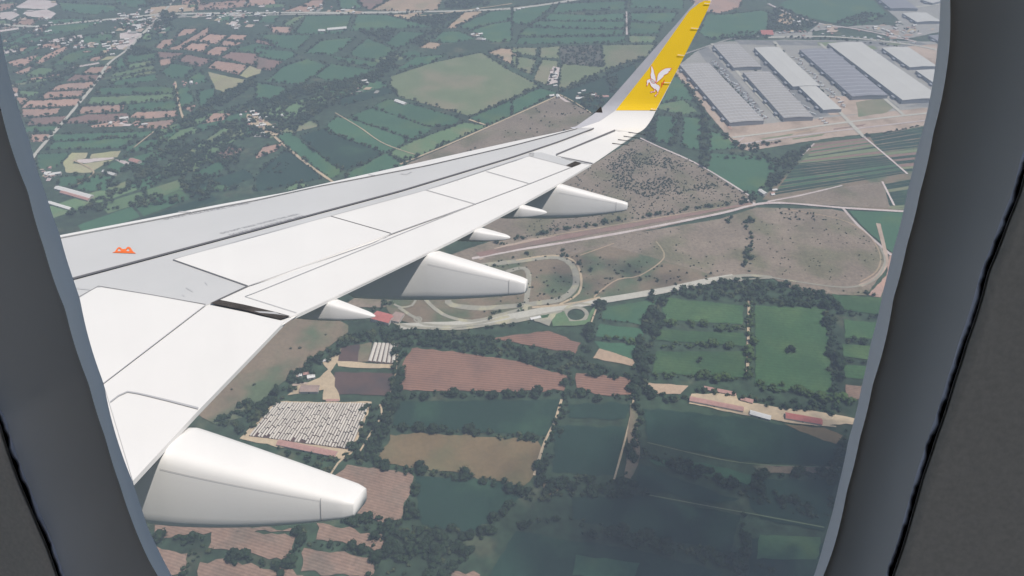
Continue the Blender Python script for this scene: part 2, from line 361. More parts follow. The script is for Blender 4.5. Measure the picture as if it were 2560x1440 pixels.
# flap track fairings
def fairing(A, B, T, Tb, Mid, Fwd, endw=.55, cap=True, n=4.8):
    a, b = XS(*A), XS(*B); Pa, Pb = P3(*a), P3(*b)
    ym = (Pa.y + Pb.y) / 2; w = abs(Pb.y - Pa.y); zt = (Pa.z + Pb.z) / 2; xt = (Pa.x + Pb.x) / 2
    yn = ym - w * .35
    t_, tb, md, fw_ = [AYP(p[0], p[1], y) for p, y in ((T, ym + .36 * endw * w), (Tb, ym - .3 * endw * w), (Mid, yn), (Fwd, yn))]
    print('FAIR', round(w, 2), 'len', round(t_.x - xt, 2), 'z', round(zt, 2), [tuple(round(c, 2) for c in (q.x, q.z)) for q in (t_, tb, md, fw_)], 'xt', round(xt, 2))
    x_end = (t_.x + tb.x) / 2
    bx = sorted([(fw_.x, fw_.z), (md.x, md.z), (x_end, tb.z)])
    bx.insert(0, (fw_.x - 1.2 * w - .3, zt - .12)) if True else None
    tx = [(bx[0][0], zt - .10), (xt - .25, zt - .07), (xt - .02, zt - .015), (x_end, t_.z)]
    V = []; F = []; nr = 28; xs = sorted(set(list(np.linspace(bx[0][0] + .01, x_end, 34)) + [xt, x_end - .05, x_end - .02, x_end - .005]))
    tzc = np.poly1d(np.polyfit([p[0] for p in bx[1:]], [p[1] for p in bx[1:]], 2))
    for x in xs:
        top = float(np.interp(x, [p[0] for p in tx], [p[1] for p in tx]))
        bot = float(tzc(x)) if x > bx[1][0] else float(np.interp(x, [p[0] for p in bx], [p[1] for p in bx]))
        wd = w * (1 if x < xt else 1 - (1 - endw) * ((x - xt) / (x_end - xt)) ** 1.3)
        if x < bx[1][0]: wd *= .3 + .7 * (x - bx[0][0]) / (bx[1][0] - bx[0][0])
        k = 1.0
        if x > x_end - .08:
            f = (x - (x_end - .08)) / .08; k = math.sqrt(max(0, 1 - (f * (.5 if cap else .95)) ** 2))
        zc = (top + bot) / 2; hh = max((top - bot) / 2, .01) * k; wd *= k
        for i in range(nr):
            an = 2 * math.pi * i / nr; c, s_ = math.cos(an), math.sin(an)
            V.append((x, ym + wd / 2 * math.copysign(abs(c) ** (2 / n), c), zc + hh * math.copysign(abs(s_) ** (2 / n), s_)))
    m_ = len(xs)
    for j in range(m_ - 1):
        for i in range(nr):
            q = (j * nr + i, j * nr + (i + 1) % nr, (j + 1) * nr + (i + 1) % nr, (j + 1) * nr + i); F.append(q)
    F.append(tuple(range(nr))[::-1]); F.append(tuple((m_ - 1) * nr + i for i in range(nr)))
    o = mesh('flap_fairing', V, F, M['flap'], wing, smooth=True)
    # cover seam along the near side and around the end cap
    Vs, Fs = [], []
    def side(x, f, e=.004):
        top = float(np.interp(x, [p[0] for p in tx], [p[1] for p in tx])); bot = float(tzc(x))
        wd = w * (1 if x < xt else 1 - (1 - endw) * ((x - xt) / (x_end - xt)) ** 1.3)
        zc = (top + bot) / 2; hh = (top - bot) / 2; sv = 2 * f - 1
        c = (1 - abs(sv) ** n) ** (1 / n)
        return Vector((x, ym - wd / 2 * c - e, zc + hh * sv))
    if w > .25:
        xe = x_end - .16 * (x_end - xt)
        for k in range(24):
            x0 = xt + (xe - xt) * k / 24; x1 = xt + (xe - xt) * (k + 1) / 24
            b_ = len(Vs); Vs += [side(x0, .80), side(x0, .806), side(x1, .806), side(x1, .80)]; Fs.append((b_, b_ + 1, b_ + 2, b_ + 3))
        for k in range(16):
            f0 = .12 + .76 * k / 16; f1 = .12 + .76 * (k + 1) / 16
            b_ = len(Vs); Vs += [side(xe, f0), side(xe + .004, f0), side(xe + .004, f1), side(xe, f1)]; Fs.append((b_, b_ + 1, b_ + 2, b_ + 3))
        sm = mesh('fairing_seam', Vs, Fs, M['seam'], wing)
    return o
# inspection covers and fastener rows of the fairings are in the seams
FAIRS = [((405, 1133), (497, 1040), (896, 1213), (908, 1293), (620, 1326), (370, 1312), .5, True),
         ((817, 754), (853, 738), (942, 786), (934, 795), (865, 803), (727, 795), .35, False),
         ((1057, 635), (1107, 613), (1312, 695), (1320, 736), (1130, 751), (880, 747), .5, True),
         ((1188, 575), (1213, 561), (1279, 589), (1272, 599), (1205, 605), (1125, 601), .35, False),
         ((1297, 515), (1317, 505), (1369, 527), (1365, 536), (1313, 546), (1243, 545), .35, False),
         ((1391, 464), (1415, 452), (1569, 505), (1568, 527), (1413, 547), (1290, 545), .5, True)]
for f in FAIRS: fairing(*f[:6], endw=f[6], cap=f[7])
# ------------------------------------------------------------------ cabin window and wall (real size, 0.3 m from the eye)
gl = [(0, 73), (40, 250), (73, 350), (113, 480), (150, 587), (185, 703), (200, 747), (260, 960), (333, 1207), (347, 1250), (373, 1327), (397, 1377), (430, 1440),
      (560, 1640), (800, 1780), (1200, 1840), (1650, 1780), (1900, 1660), (2035, 1440), (2063, 1343), (2097, 1210), (2120, 1103), (2155, 960), (2177, 857), (2207, 730), (2230, 633), (2268, 480), (2290, 383), (2317, 283), (2333, 200), (2342, 133), (2350, 33), (2351, -50),
      (2340, -300), (2250, -560), (1900, -800), (1200, -900), (500, -850), (100, -700), (-60, -450), (-60, -180)]
st = [(0, 263), (70, 480), (110, 620), (163, 773), (222, 960), (263, 1093), (300, 1213), (333, 1310), (373, 1403), (395, 1440), (540, 1670), (800, 1820), (1200, 1890), (1680, 1830), (1930, 1690), (2058, 1440), (2082, 1377), (2117, 1227), (2150, 1093), (2182, 960), (2233, 747), (2267, 613), (2300, 480), (2333, 333), (2357, 233), (2374, 113), (2375, 0),
      (2370, -300), (2280, -600), (1900, -860), (1200, -970), (450, -900), (50, -740), (-120, -470), (-120, -180), (-60, 80)]
wl = [(0, 1050), (37, 1167), (83, 1277), (120, 1363), (147, 1440), (400, 1900), (1190, 2150), (1900, 1990), (2233, 1427), (2277, 1287), (2303, 1193), (2337, 1093), (2380, 960), (2413, 857), (2440, 780), (2467, 680), (2517, 553), (2547, 480), (2566, 400), (2650, 100), (2690, -300), (2560, -800), (1900, -1200), (1190, -1300), (350, -1200), (-150, -900), (-340, -500), (-370, 0), (-240, 480)]
NL = 720; CX, CY = 1190, 420
def loop(pl):
    pl = sorted([(math.atan2(y - CY, x - CX), math.hypot(x - CX, y - CY)) for x, y in pl])
    a = [p[0] for p in pl]; r = [p[1] for p in pl]; a = [a[-1] - 2 * math.pi] + a + [a[0] + 2 * math.pi]; r = [r[-1]] + r + [r[0]]
    th = np.linspace(-math.pi, math.pi, NL, endpoint=False)
    rr = np.interp(th, a, r); x = CX + rr * np.cos(th); y = CY + rr * np.sin(th)
    for _ in range(2): x = (np.roll(x, 1) + 2 * x + np.roll(x, -1)) / 4; y = (np.roll(y, 1) + 2 * y + np.roll(y, -1)) / 4
    return x, y
def ring3(lp, d, sc_=0.0):
    x, y = lp; out = []
    for i in range(NL):
        dx, dy = x[i] - CX, y[i] - CY; l = math.hypot(dx, dy); out.append(AYP(x[i] + dx / l * sc_, y[i] + dy / l * sc_, AC.y + d))
    return out
def band(name, rings, m, parent, smooth=True):
    V = [v for r in rings for v in r]; F = []
    for k in range(len(rings) - 1):
        for i in range(NL):
            a = k * NL + i; b = k * NL + (i + 1) % NL; F.append((a, b, b + NL, a + NL))
    return mesh(name, V, F, m, parent, smooth=smooth)
g_, s_, w_ = loop(gl), loop(st), loop(wl)
def wob(lp, amp, seed):      # the worn, uneven edge of the moulding
    x, y = lp; nx_, ny_ = [], []
    for i in range(NL):
        dx, dy = x[i] - CX, y[i] - CY; l = math.hypot(dx, dy); o = amp * (noise.noise(Vector((x[i] * .022, y[i] * .022, seed))) + .5 * noise.noise(Vector((x[i] * .06, y[i] * .06, seed + 5))))
        nx_.append(x[i] + dx / l * o); ny_.append(y[i] + dy / l * o)
    return nx_, ny_
D0, D1, D2 = .300, .262, .240
fus_c = 1.6; R1 = math.hypot(AC.y + .345, AC.z - fus_c)
# fuselage shell section with a hole at this window
V, F = [], []; nx, na = 61, 96; XA = AC.x - 2.0; XB = AC.x + 2.0
for rr in (R1, R1 - .05):
    for i in range(nx):
        x = XA + (XB - XA) * i / (nx - 1)
        for j in range(na):
            t = 2 * math.pi * j / na; V.append((x, rr * math.sin(t), fus_c + rr * math.cos(t)))
wc = ring3(s_, D0 + .03); wx0 = min(v.x for v in wc) ; wx1 = max(v.x for v in wc); wz0 = min(v.z for v in wc); wz1 = max(v.z for v in wc)
for L_ in range(2):
    for i in range(nx - 1):
        for j in range(na):
            a = L_ * nx * na + i * na + j; b = L_ * nx * na + i * na + (j + 1) % na
            xs_ = [V[k][0] for k in (a, a + na)]; zs_ = [V[k][2] for k in (a, b)]
            if V[a][1] > 1.0 and max(xs_) > wx0 - .02 and min(xs_) < wx1 + .02 and max(zs_) > wz0 - .03 and min(zs_) < wz1 + .03: continue
            q = (a, b, b + na, a + na); F.append(q if L_ else q[::-1])
fus = mesh('fuselage', V, F, M['liner'], air, smooth=True)
frame = band('window_frame', [ring3(g_, .325, 6), ring3(g_, D0, 0), ring3(g_, D0 - .0004, 1.5), ring3(s_, D1 + .001, -5), ring3(s_, D1 - .0005, -2.5), ring3(s_, D1 - .003, 0)], M['trim'], fus)
band('window_reveal', [ring3(s_, D1 - .003, 0), ring3(s_, D1, 2), ring3(w_, D2 + .003, -30), ring3(w_, D2 + .001, -16)], M['reveal'], fus)
wa_ = wob(w_, 9, 1.0)
band('reveal_lip', [ring3(w_, D2 + .001, -16), ring3(wa_, D2 - .0025, -12), ring3(wa_, D2 - .0025, -7), ring3(wa_, D2 + .001, -3)], M['lip'], fus)
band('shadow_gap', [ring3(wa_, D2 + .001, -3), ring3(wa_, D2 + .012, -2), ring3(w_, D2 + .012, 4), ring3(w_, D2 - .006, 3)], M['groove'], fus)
big = []
for i in range(NL):
    x, y = w_; dx, dy = x[i] - CX, y[i] - CY; l = math.hypot(dx, dy); big.append(AYP(CX + dx / l * 4200, CY + dy / l * 4200, AC.y + D2 - .006))
band('cabin_wall', [ring3(w_, D2 - .002, 1.5), ring3(w_, D2 - .006, 9), ring3(w_, D2 - .006, 40), big], M['wall'], fus)
# acrylic pane
pm = bpy.data.materials.new('window_acrylic'); pm.use_nodes = True; t = pm.node_tree; t.nodes.remove(t.nodes['Principled BSDF'])
tr = t.nodes.new('ShaderNodeBsdfTransparent'); tr.inputs[0].default_value = (.985, .985, .985, 1); gs = t.nodes.new('ShaderNodeBsdfGlossy'); gs.inputs['Roughness'].default_value = .02
mx = t.nodes.new('ShaderNodeMixShader'); mx.inputs[0].default_value = .02
tcp = t.nodes.new('ShaderNodeTexCoord'); mpp = t.nodes.new('ShaderNodeMapping'); mpp.inputs['Rotation'].default_value = (0, .6, 0); mpp.inputs['Scale'].default_value = (30, 30, 6); nzp = t.nodes.new('ShaderNodeTexNoise'); nzp.inputs['Scale'].default_value = 1.0; nzp.inputs['Detail'].default_value = 5
rgp = t.nodes.new('ShaderNodeMapRange'); rgp.inputs[1].default_value = .5; rgp.inputs[2].default_value = .8; rgp.inputs[3].default_value = 0; rgp.inputs[4].default_value = .05; dfp = t.nodes.new('ShaderNodeBsdfTranslucent'); mx2 = t.nodes.new('ShaderNodeMixShader')
t.links.new(tcp.outputs['Object'], mpp.inputs[0]); t.links.new(mpp.outputs[0], nzp.inputs['Vector']); t.links.new(nzp.outputs[0], rgp.inputs[0]); t.links.new(rgp.outputs[0], mx2.inputs[0])
t.links.new(tr.outputs[0], mx.inputs[1]); t.links.new(gs.outputs[0], mx.inputs[2]); t.links.new(mx.outputs[0], mx2.inputs[1]); t.links.new(dfp.outputs[0], mx2.inputs[2]); t.links.new(mx2.outputs[0], t.nodes['Material Output'].inputs[0])
pr = ring3(g_, .318, 4); mesh('window_pane', pr, [tuple(range(NL))], pm, fus)
# ================================================================== THE LAND
def Tt(t, pts):
    ox, oy = {'a1': (0, 0), 'a2': (640, 0), 'a3': (1280, 0), 'a4': (1920, 0), 'b1': (0, 480), 'b2': (640, 480), 'b3': (1280, 480), 'b4': (1920, 480), 'c1': (0, 960), 'c2': (640, 960), 'c3': (1280, 960), 'c4': (1920, 960), 'px': (0, 0)}[t]
    k = 1.0 if t == 'px' else 3.0
    return [(ox + u / k, oy + v / k) for u, v in pts]
g_dark = (0.030, 0.050, 0.026)
M['ground'] = mat('ground_scrub', (0.036, 0.064, 0.036), .95, n1=(.004, .45), n2=(.06, .5), mix2=((.085, .095, .055), .012, .56, .72))
def fm(name, c, a=.10, b=.12, m2=None, st=None, r=.12):
    M[name] = mat(name, c, .95, n1=(.012, a), n2=(.16, b), mix2=m2, stripes=st, randv=r, spec=.15)
fm('g', (0.052, 0.127, 0.068), m2=((0.094, 0.156, 0.062), .008, .5, .75))
fm('g2', (0.124, 0.202, 0.098), m2=((0.200, 0.213, 0.112), .01, .5, .72))
fm('gd', (.018, .047, .032), m2=((0.040, 0.090, 0.050), .010, .5, .8), r=.08)
fm('gb', (.046, .102, .042), a=.16, b=.2, m2=((.085, .145, .055), .010, .45, .75), st=(.15, 7, .07), r=.12)
fm('p', (0.442, 0.280, 0.215), m2=((0.338, 0.231, 0.188), .012, .45, .7), r=.14)
fm('ps', (.26, .145, .105), m2=((.215, .125, .095), .02, .45, .7), st=(.12, 5.5, .16), r=.06)
fm('pn', (.26, .172, .128), m2=((.20, .15, .115), .016, .45, .68), a=.16, b=.2, st=(.3, 4.5, .10), r=.10)
fm('asph', (.20, .20, .20), m2=((.26, .25, .24), .03, .45, .7))
fm('br', (0.260, 0.163, 0.137), m2=((0.188, 0.138, 0.112), .012, .45, .7))
fm('y', (.36, .33, .20), m2=((0.375, 0.375, 0.188), .015, .45, .7))
fm('tan', (0.468, 0.338, 0.234), m2=((0.338, 0.288, 0.188), .010, .45, .7))
fm('tanf', (.215, .155, .085), a=.16, m2=((.175, .15, .08), .014, .45, .68))
fm('ol', (.175, .215, .115), m2=((.24, .22, .14), .006, .46, .68))
fm('w', (0.582, 0.504, 0.470), m2=((0.525, 0.425, 0.400), .02, .45, .7))
fm('scrub', (.24, .19, .145), a=.2, b=.26, m2=((0.165, 0.150, 0.095), .010, .46, .66), r=.05)
fm('meadow', (0.221, 0.169, 0.117), a=.14, b=.16, m2=((0.100, 0.131, 0.075), .010, .42, .62), r=.04)
fm('dkb', (0.111, 0.068, 0.058), m2=((0.075, 0.056, 0.053), .02, .45, .7), r=.02)
fm('orch', (0.098, 0.104, 0.085), m2=((0.150, 0.125, 0.100), .03, .45, .7), r=.05)
fm('dirt', (0.515, 0.403, 0.269), m2=((0.425, 0.338, 0.237), .03, .45, .7), r=.08)
fm('conc', (0.33, 0.315, 0.29), m2=((0.312, 0.300, 0.269), .018, .45, .68), r=.05)
fm('dirtp', (0.481, 0.370, 0.293), m2=((0.350, 0.263, 0.200), .014, .45, .68), r=.06)
fm('road', (0.493, 0.470, 0.403), a=.06, b=.08, r=.04)
fm('track', (.33, .31, .25), a=.08, b=.10, m2=((0.450, 0.413, 0.275), .03, .5, .7), r=.04)
LAY = [0]
def jag(P, amp, step):
    """world polygon with its edges subdivided and roughened like a real field margin"""
    out = []
    for i in range(len(P)):
        a = P[i]; b = P[(i + 1) % len(P)]; dx, dy = b[0] - a[0], b[1] - a[1]; l = math.hypot(dx, dy); n = max(1, int(l / step))
        for k in range(n):
            f = k / n; x, y = a[0] + dx * f, a[1] + dy * f
            o = (noise.noise(Vector((x * .05, y * .05, 3))) + .6 * noise.noise(Vector((x * .17, y * .17, 9)))) * amp
            out.append((x - dy / (l or 1) * o, y + dx / (l or 1) * o))
    return out
def sheet(name, P, m, z):
    tr = geometry.tessellate_polygon([[Vector((p[0], p[1], 0)) for p in P]])
    return struct(mesh(name, [(p[0], p[1], z) for p in P], [t for t in tr], M[m]))
def F_(t, m, *polys, amp=3.0):
    for pl in polys:
        LAY[0] += 1
        sheet('field', jag([G(*p) for p in Tt(t, pl)], amp, 9), m, .05 + .004 * LAY[0])
def R_(t, m, pts, w, name='track', z=1.6, wob=.6, closed=False):
    """a way w metres wide along traced points"""
    P = [G(*p) for p in Tt(t, pts)]
    if closed: P = P + [P[0]]
    Q = []                                   # Catmull-Rom
    for i in range(len(P) - 1):
        p0 = P[max(i - 1, 0)] if not closed else P[(i - 1) % (len(P) - 1)]; p1, p2 = P[i], P[i + 1]
        p3 = P[min(i + 2, len(P) - 1)] if not closed else P[(i + 2) % (len(P) - 1)]
        n = max(2, int(math.hypot(p2[0] - p1[0], p2[1] - p1[1]) / 14))
        for k in range(n):
            f = k / n; Q.append(tuple(.5 * (2 * p1[c] + (p2[c] - p0[c]) * f + (2 * p0[c] - 5 * p1[c] + 4 * p2[c] - p3[c]) * f * f + (3 * p1[c] - p0[c] - 3 * p2[c] + p3[c]) * f ** 3) for c in (0, 1)))
    Q.append(P[-1]); V = []
    for i, (x, y) in enumerate(Q):
        a = Q[max(i - 1, 0)]; b = Q[min(i + 1, len(Q) - 1)]; dx, dy = b[0] - a[0], b[1] - a[1]; l = math.hypot(dx, dy) or 1
        ww = w / 2 * (1 + wob * .5 * noise.noise(Vector((x * .03, y * .03, 1))))
        V += [(x - dy / l * ww, y + dx / l * ww, z), (x + dy / l * ww, y - dx / l * ww, z)]
    LAY[0] += 1; z_ = z + .0005 * LAY[0]
    V = [(a, b, z_) for a, b, c in V]
    struct(mesh(name, V, [(2 * i, 2 * i + 1, 2 * i + 3, 2 * i + 2) for i in range(len(Q) - 1)], M[m]))
gx, gy = np.meshgrid(np.linspace(-6000, 6000, 25), np.linspace(-800, 11000, 25))
V = [(x, y, 0) for x, y in zip(gx.ravel(), gy.ravel())]
struct(mesh('ground', V, [(j * 25 + i, j * 25 + i + 1, (j + 1) * 25 + i + 1, (j + 1) * 25 + i) for j in range(24) for i in range(24)], M['ground']))
# ---- far left patchwork
F_('a1', 'w', [(120, 50), (210, 0), (340, 0), (455, 25), (350, 70), (140, 60)], [(0, 95), (90, 85), (150, 110), (80, 150), (0, 130)], [(180, 90), (350, 70), (420, 100), (380, 140), (200, 120)],
   [(900, 250), (960, 240), (1075, 250), (1020, 290), (900, 290)], [(860, 340), (900, 300), (1030, 290), (960, 370), (890, 370)], [(-200, 20), (0, 0), (200, -60), (100, -20), (-200, 90)])
F_('a1', 'p', [(0, 30), (130, 25), (100, 55), (0, 85)], [(130, 180), (170, 135), (285, 150), (240, 190)], [(220, 245), (260, 215), (360, 200), (320, 235)], [(360, 355), (420, 315), (480, 325), (440, 365)],
   [(270, 470), (330, 420), (480, 350), (520, 360), (400, 430), (300, 478)], [(60, 465), (220, 425), (290, 410), (250, 450), (160, 505), (90, 490)], [(110, 545), (250, 490), (220, 530), (160, 560)],
   [(620, 550), (680, 505), (840, 495), (820, 540), (700, 550)], [(440, 640), (520, 625), (735, 610), (700, 660), (370, 680)], [(290, 735), (360, 690), (650, 675), (630, 720), (300, 740)],
   [(160, 810), (220, 755), (620, 740), (590, 790)], [(120, 730), (225, 735), (160, 790)], [(160, 820), (450, 812), (430, 850), (350, 870), (175, 875)], [(220, 1010), (410, 1005), (350, 1060), (230, 1065)],
   [(620, 800), (935, 785), (920, 835), (580, 855)], [(970, 880), (1030, 840), (1330, 830), (1335, 870), (1100, 890)], [(670, 945), (880, 905), (960, 920), (900, 945), (700, 955)], [(1030, 960), (1080, 920), (1325, 895), (1240, 965)],
   [(1170, 355), (1220, 300), (1330, 290), (1290, 330), (1210, 370)], [(1240, 370), (1330, 345), (1570, 200), (1560, 255), (1350, 375)], [(1320, 270), (1380, 220), (1480, 215), (1470, 245), (1290, 285)],
   [(1490, 310), (1570, 255), (1700, 265), (1620, 330)], [(1370, 370), (1440, 325), (1580, 330), (1520, 390)], [(1650, 340), (1680, 305), (1820, 320), (1760, 345)], [(1690, 300), (1740, 260), (1850, 265), (1830, 300)],
   [(1530, 405), (1620, 350), (1725, 355), (1640, 420)], [(1190, 450), (1330, 430), (1270, 480), (1210, 495)], [(1560, 510), (1620, 455), (1860, 490), (1790, 560)], [(1380, 810), (1470, 785), (1440, 840)],
   [(1520, 930), (1600, 850), (1740, 850), (1680, 900)], [(660, 455), (700, 430), (790, 420), (720, 460)], [(1640, 30), (1700, 8), (1800, 5), (1760, 35)], [(1560, 70), (1600, 45), (1720, 45), (1700, 70)])
F_('a1', 'br', [(500, 610), (560, 560), (790, 565), (760, 600)], [(210, 940), (230, 885), (510, 870), (480, 925)], [(520, 890), (650, 860), (960, 850), (980, 880), (760, 925), (500, 925)], [(1180, 390), (1380, 400), (1300, 435), (1190, 440)],
   [(1340, 455), (1400, 410), (1600, 450), (1500, 500)], [(1660, 430), (1730, 390), (1935, 405), (1930, 500), (1850, 480)], [(1610, 1180), (1700, 1100), (1830, 1120), (1750, 1190)])
F_('a1', 'y', [(1800, 565), (1870, 495), (1960, 520), (1950, 550), (1850, 585)], [(1560, 540), (1740, 580), (1850, 600), (1690, 695), (1620, 670)], [(690, 1155), (910, 1130), (880, 1180), (670, 1190)],
   [(470, 1220), (540, 1145), (660, 1145), (640, 1190), (560, 1205), (545, 1225), (600, 1232), (860, 1195), (800, 1220), (680, 1295), (500, 1295)], [(750, 455), (800, 425), (900, 420), (870, 440)])
F_('a1', 'w', [(560, 1215), (590, 1195), (850, 1180), (860, 1190), (640, 1225)], [(860, 1195), (940, 1205), (980, 1225), (940, 1240)])
F_('a1', 'g2', [(180, 575), (290, 505), (420, 520), (350, 580)], [(970, 485), (1165, 450), (1160, 475), (965, 515)], [(860, 550), (1150, 490), (1155, 515), (830, 580)], [(810, 600), (1150, 530), (1170, 545), (800, 620)],
   [(690, 730), (1310, 705), (1320, 740), (950, 780), (650, 785)], [(140, 680), (300, 690), (240, 725), (150, 720)], [(230, 660), (300, 635), (340, 635), (300, 665)], [(1210, 1270), (1680, 960), (1720, 980), (1300, 1270)],
   [(1320, 1300), (1800, 960), (1850, 990), (1450, 1290)], [(1060, 290), (1090, 255), (1140, 250), (1130, 300)], [(690, 285), (780, 240), (830, 240), (760, 280)], [(1420, 60), (1500, 40), (1420, 35)])
F_('a1', 'g', [(430, 20), (840, 40), (900, 75), (700, 110), (600, 100), (480, 80)], [(350, 150), (560, 140), (700, 150), (380, 185)], [(380, 190), (700, 165), (820, 150), (600, 230), (300, 270)], [(60, 330), (200, 250), (280, 260), (100, 340)],
   [(640, 270), (820, 255), (870, 270), (760, 330), (620, 320)], [(400, 490), (520, 400), (700, 350), (840, 360), (800, 400), (640, 430), (520, 480)], [(940, 420), (1170, 385), (1160, 440), (950, 480)],
   [(860, 500), (900, 440), (940, 440), (950, 500), (870, 530)], [(750, 660), (1190, 650), (1300, 660), (1300, 700), (720, 710)], [(960, 785), (1320, 755), (1335, 820), (960, 830)], [(190, 990), (200, 950), (470, 945), (420, 985)],
   [(400, 1010), (1180, 985), (1080, 1030), (380, 1060)], [(350, 1120), (400, 1070), (1010, 1030), (900, 1110)], [(280, 1160), (520, 1145), (430, 1260), (290, 1270)], [(1210, 545), (1290, 475), (1475, 510), (1400, 575), (1290, 590)],
   [(1760, 370), (1920, 325), (2060, 350), (2000, 400), (1920, 405)], [(1400, 600), (1520, 530), (1560, 620), (1450, 620)], [(1330, 670), (1420, 650), (1460, 770), (1350, 800)], [(1480, 690), (1600, 660), (1620, 740), (1500, 800)],
   [(1100, 1120), (1370, 910), (1400, 940), (1130, 1140)], [(1460, 1300), (1640, 1210), (1700, 1240), (1600, 1340)], [(560, 1390), (700, 1310), (850, 1330), (800, 1430), (600, 1430)], [(450, 1330), (690, 1310), (560, 1390), (440, 1400)],
   [(960, 1400), (1150, 1300), (1250, 1320), (1100, 1430)], [(1540, 1400), (1620, 1380), (1800, 1420), (1500, 1440)], [(860, 0), (1080, 0), (1140, 40), (1000, 60), (880, 30)], [(1150, 240), (1280, 190), (1310, 215), (1200, 280)],
   [(640, 340), (720, 330), (830, 335), (820, 350), (660, 365)], [(80, 260), (200, 215), (170, 260), (60, 300)], [(130, 420), (240, 330), (330, 330), (220, 400)], [(900, 190), (1080, 130), (1110, 160), (930, 225)],
   [(820, 640), (900, 600), (1160, 560), (1180, 600), (900, 640)], [(1600, 120), (1780, 90), (1920, 110), (1800, 150), (1660, 160)])
# ---- the smaller plots between: a surveyed grid of strips, only where nothing was traced
def fill_plots(t, pts, ang, lu, lv, mats_, seed):
    P = [G(*p) for p in Tt(t, pts)]; r = random.Random(seed); ca, sa = math.cos(ang), math.sin(ang)
    us = [p[0] * ca + p[1] * sa for p in P]; vs = [-p[0] * sa + p[1] * ca for p in P]; v = min(vs)
    while v < max(vs):
        hv = lv * r.uniform(.5, 1.5); u = min(us) - r.uniform(0, lu)
        while u < max(us):
            hu = lu * r.uniform(.5, 1.6); g_ = 3.5; sk = r.uniform(-.12, .12) * hv
            q = [(u + g_, v + g_), (u + hu - g_, v + g_ + sk), (u + hu - g_, v + hv - g_ + sk), (u + g_, v + hv - g_)]; w = [(a * ca - b * sa, a * sa + b * ca) for a, b in q]
            cx_ = sum(a for a, b in w) / 4; cy_ = sum(b for a, b in w) / 4
            if in_poly(P, cx_, cy_) and r.random() < .9 and not any(in_poly(Fp, *z_) for Fp in TRACED for z_ in w + [(cx_, cy_)]) :
                LAY[0] += 1; sheet('field', jag(w, 1.3, 15), r.choice(mats_), .03 + .00002 * LAY[0]); TRACED.append(w)
            u += hu
        v += hv
def in_poly(P, x, y):
    c = False; j = len(P) - 1
    for i in range(len(P)):
        if (P[i][1] > y) != (P[j][1] > y) and x < (P[j][0] - P[i][0]) * (y - P[i][1]) / (P[j][1] - P[i][1]) + P[i][0]: c = not c
        j = i
    return c
# ---- middle top
F_('a2', 'p', [(210, 85), (330, 45), (440, 60), (430, 90)], [(340, 40), (420, 5), (510, 0), (500, 45), (430, 60)], [(90, 200), (280, 205), (250, 250), (130, 245)])
F_('a2', 'tan', [(870, 75), (1000, 5), (1440, -90), (1360, 75), (1100, 90)], [(980, 110), (1130, 110), (1180, 90), (1300, 80), (1150, 145)], [(1430, 215), (1560, 95), (1660, 85), (1700, 90), (1500, 210)], [(1220, 355), (1300, 315), (1390, 330), (1350, 370)], [(1750, 395), (1830, 365), (1960, 370), (1960, 510)])
F_('a2', 'br', [(750, -30), (990, -30), (995, 0), (860, 75), (800, 50)], [(0, 295), (150, 330), (140, 350), (0, 320)], [(0, 425), (200, 465), (110, 530), (0, 515)], [(100, 1300), (180, 1230), (240, 1230), (200, 1300)])
F_('a2', 'g', [(600, -20), (740, -20), (790, 60), (640, 70)], [(20, 170), (60, 115), (190, 110), (140, 170)], [(290, 255), (380, 120), (720, 115), (690, 215), (640, 255), (420, 255)], [(710, 235), (760, 110), (980, 115), (1320, 205), (1000, 215)],
   [(1510, 200), (1760, 90), (1920, 65), (1920, 150), (1780, 170), (1600, 225)], [(1600, 235), (1780, 180), (1920, 160), (1920, 310), (1760, 320), (1640, 240)], [(1340, 300), (1400, 240), (1520, 235), (1640, 290), (1500, 320), (1400, 325)],
   [(970, 330), (1080, 240), (1280, 245), (1130, 340), (1060, 360)], [(700, 400), (840, 290), (1010, 360), (1040, 380), (930, 450), (760, 430)], [(370, 400), (480, 310), (640, 290), (760, 280), (640, 380), (560, 410)],
   [(0, 360), (280, 390), (310, 420), (210, 455), (0, 420)], [(20, 260), (420, 265), (310, 380), (120, 340)], [(80, 610), (210, 500), (380, 445), (540, 490), (440, 570), (350, 640)], [(440, 580), (560, 480), (900, 530), (820, 560), (600, 620)],
   [(0, 620), (230, 660), (220, 730), (0, 780)], [(560, 420), (950, 470), (880, 510), (600, 450)], [(510, 960), (600, 880), (700, 890), (1160, 1050), (970, 1150), (760, 1070), (540, 1000)],
   [(710, 870), (870, 810), (1310, 960), (1310, 980), (1180, 1050), (760, 900)], [(880, 800), (1000, 740), (1200, 790), (1530, 890), (1500, 930), (1320, 960), (900, 820)], [(1600, 890), (1920, 750), (1920, 860), (1740, 945)],
   [(1060, 520), (1200, 430), (1430, 410), (1300, 480)], [(670, 1310), (980, 1150), (1130, 1240), (1060, 1260), (700, 1340)], [(150, 1010), (260, 990), (400, 1110), (660, 1290), (560, 1340), (240, 1110)])
F_('a2', 'g2', [(200, 190), (290, 130), (370, 115), (260, 200)], [(20, 860), (140, 800), (640, 680), (560, 740), (230, 900), (60, 900)], [(990, 1150), (1180, 1060), (1560, 920), (1740, 945), (1500, 1040), (1150, 1210)], [(210, 1420), (300, 1370), (400, 1390), (250, 1430)])
F_('a2', 'gd', [(330, 1020), (500, 970), (960, 1150), (680, 1280), (570, 1240)], [(0, 1330), (130, 1200), (240, 1120), (500, 1340), (300, 1380), (0, 1440)])
F_('a2', 'ol', [(1010, 575), (1330, 470), (1690, 395), (1920, 540), (2100, 630), (2110, 650), (1920, 740), (1600, 870), (1080, 730), (1010, 650)])
F_('a2', 'p', [(0, 1170), (60, 1100), (190, 1080), (160, 1130), (0, 1190)])
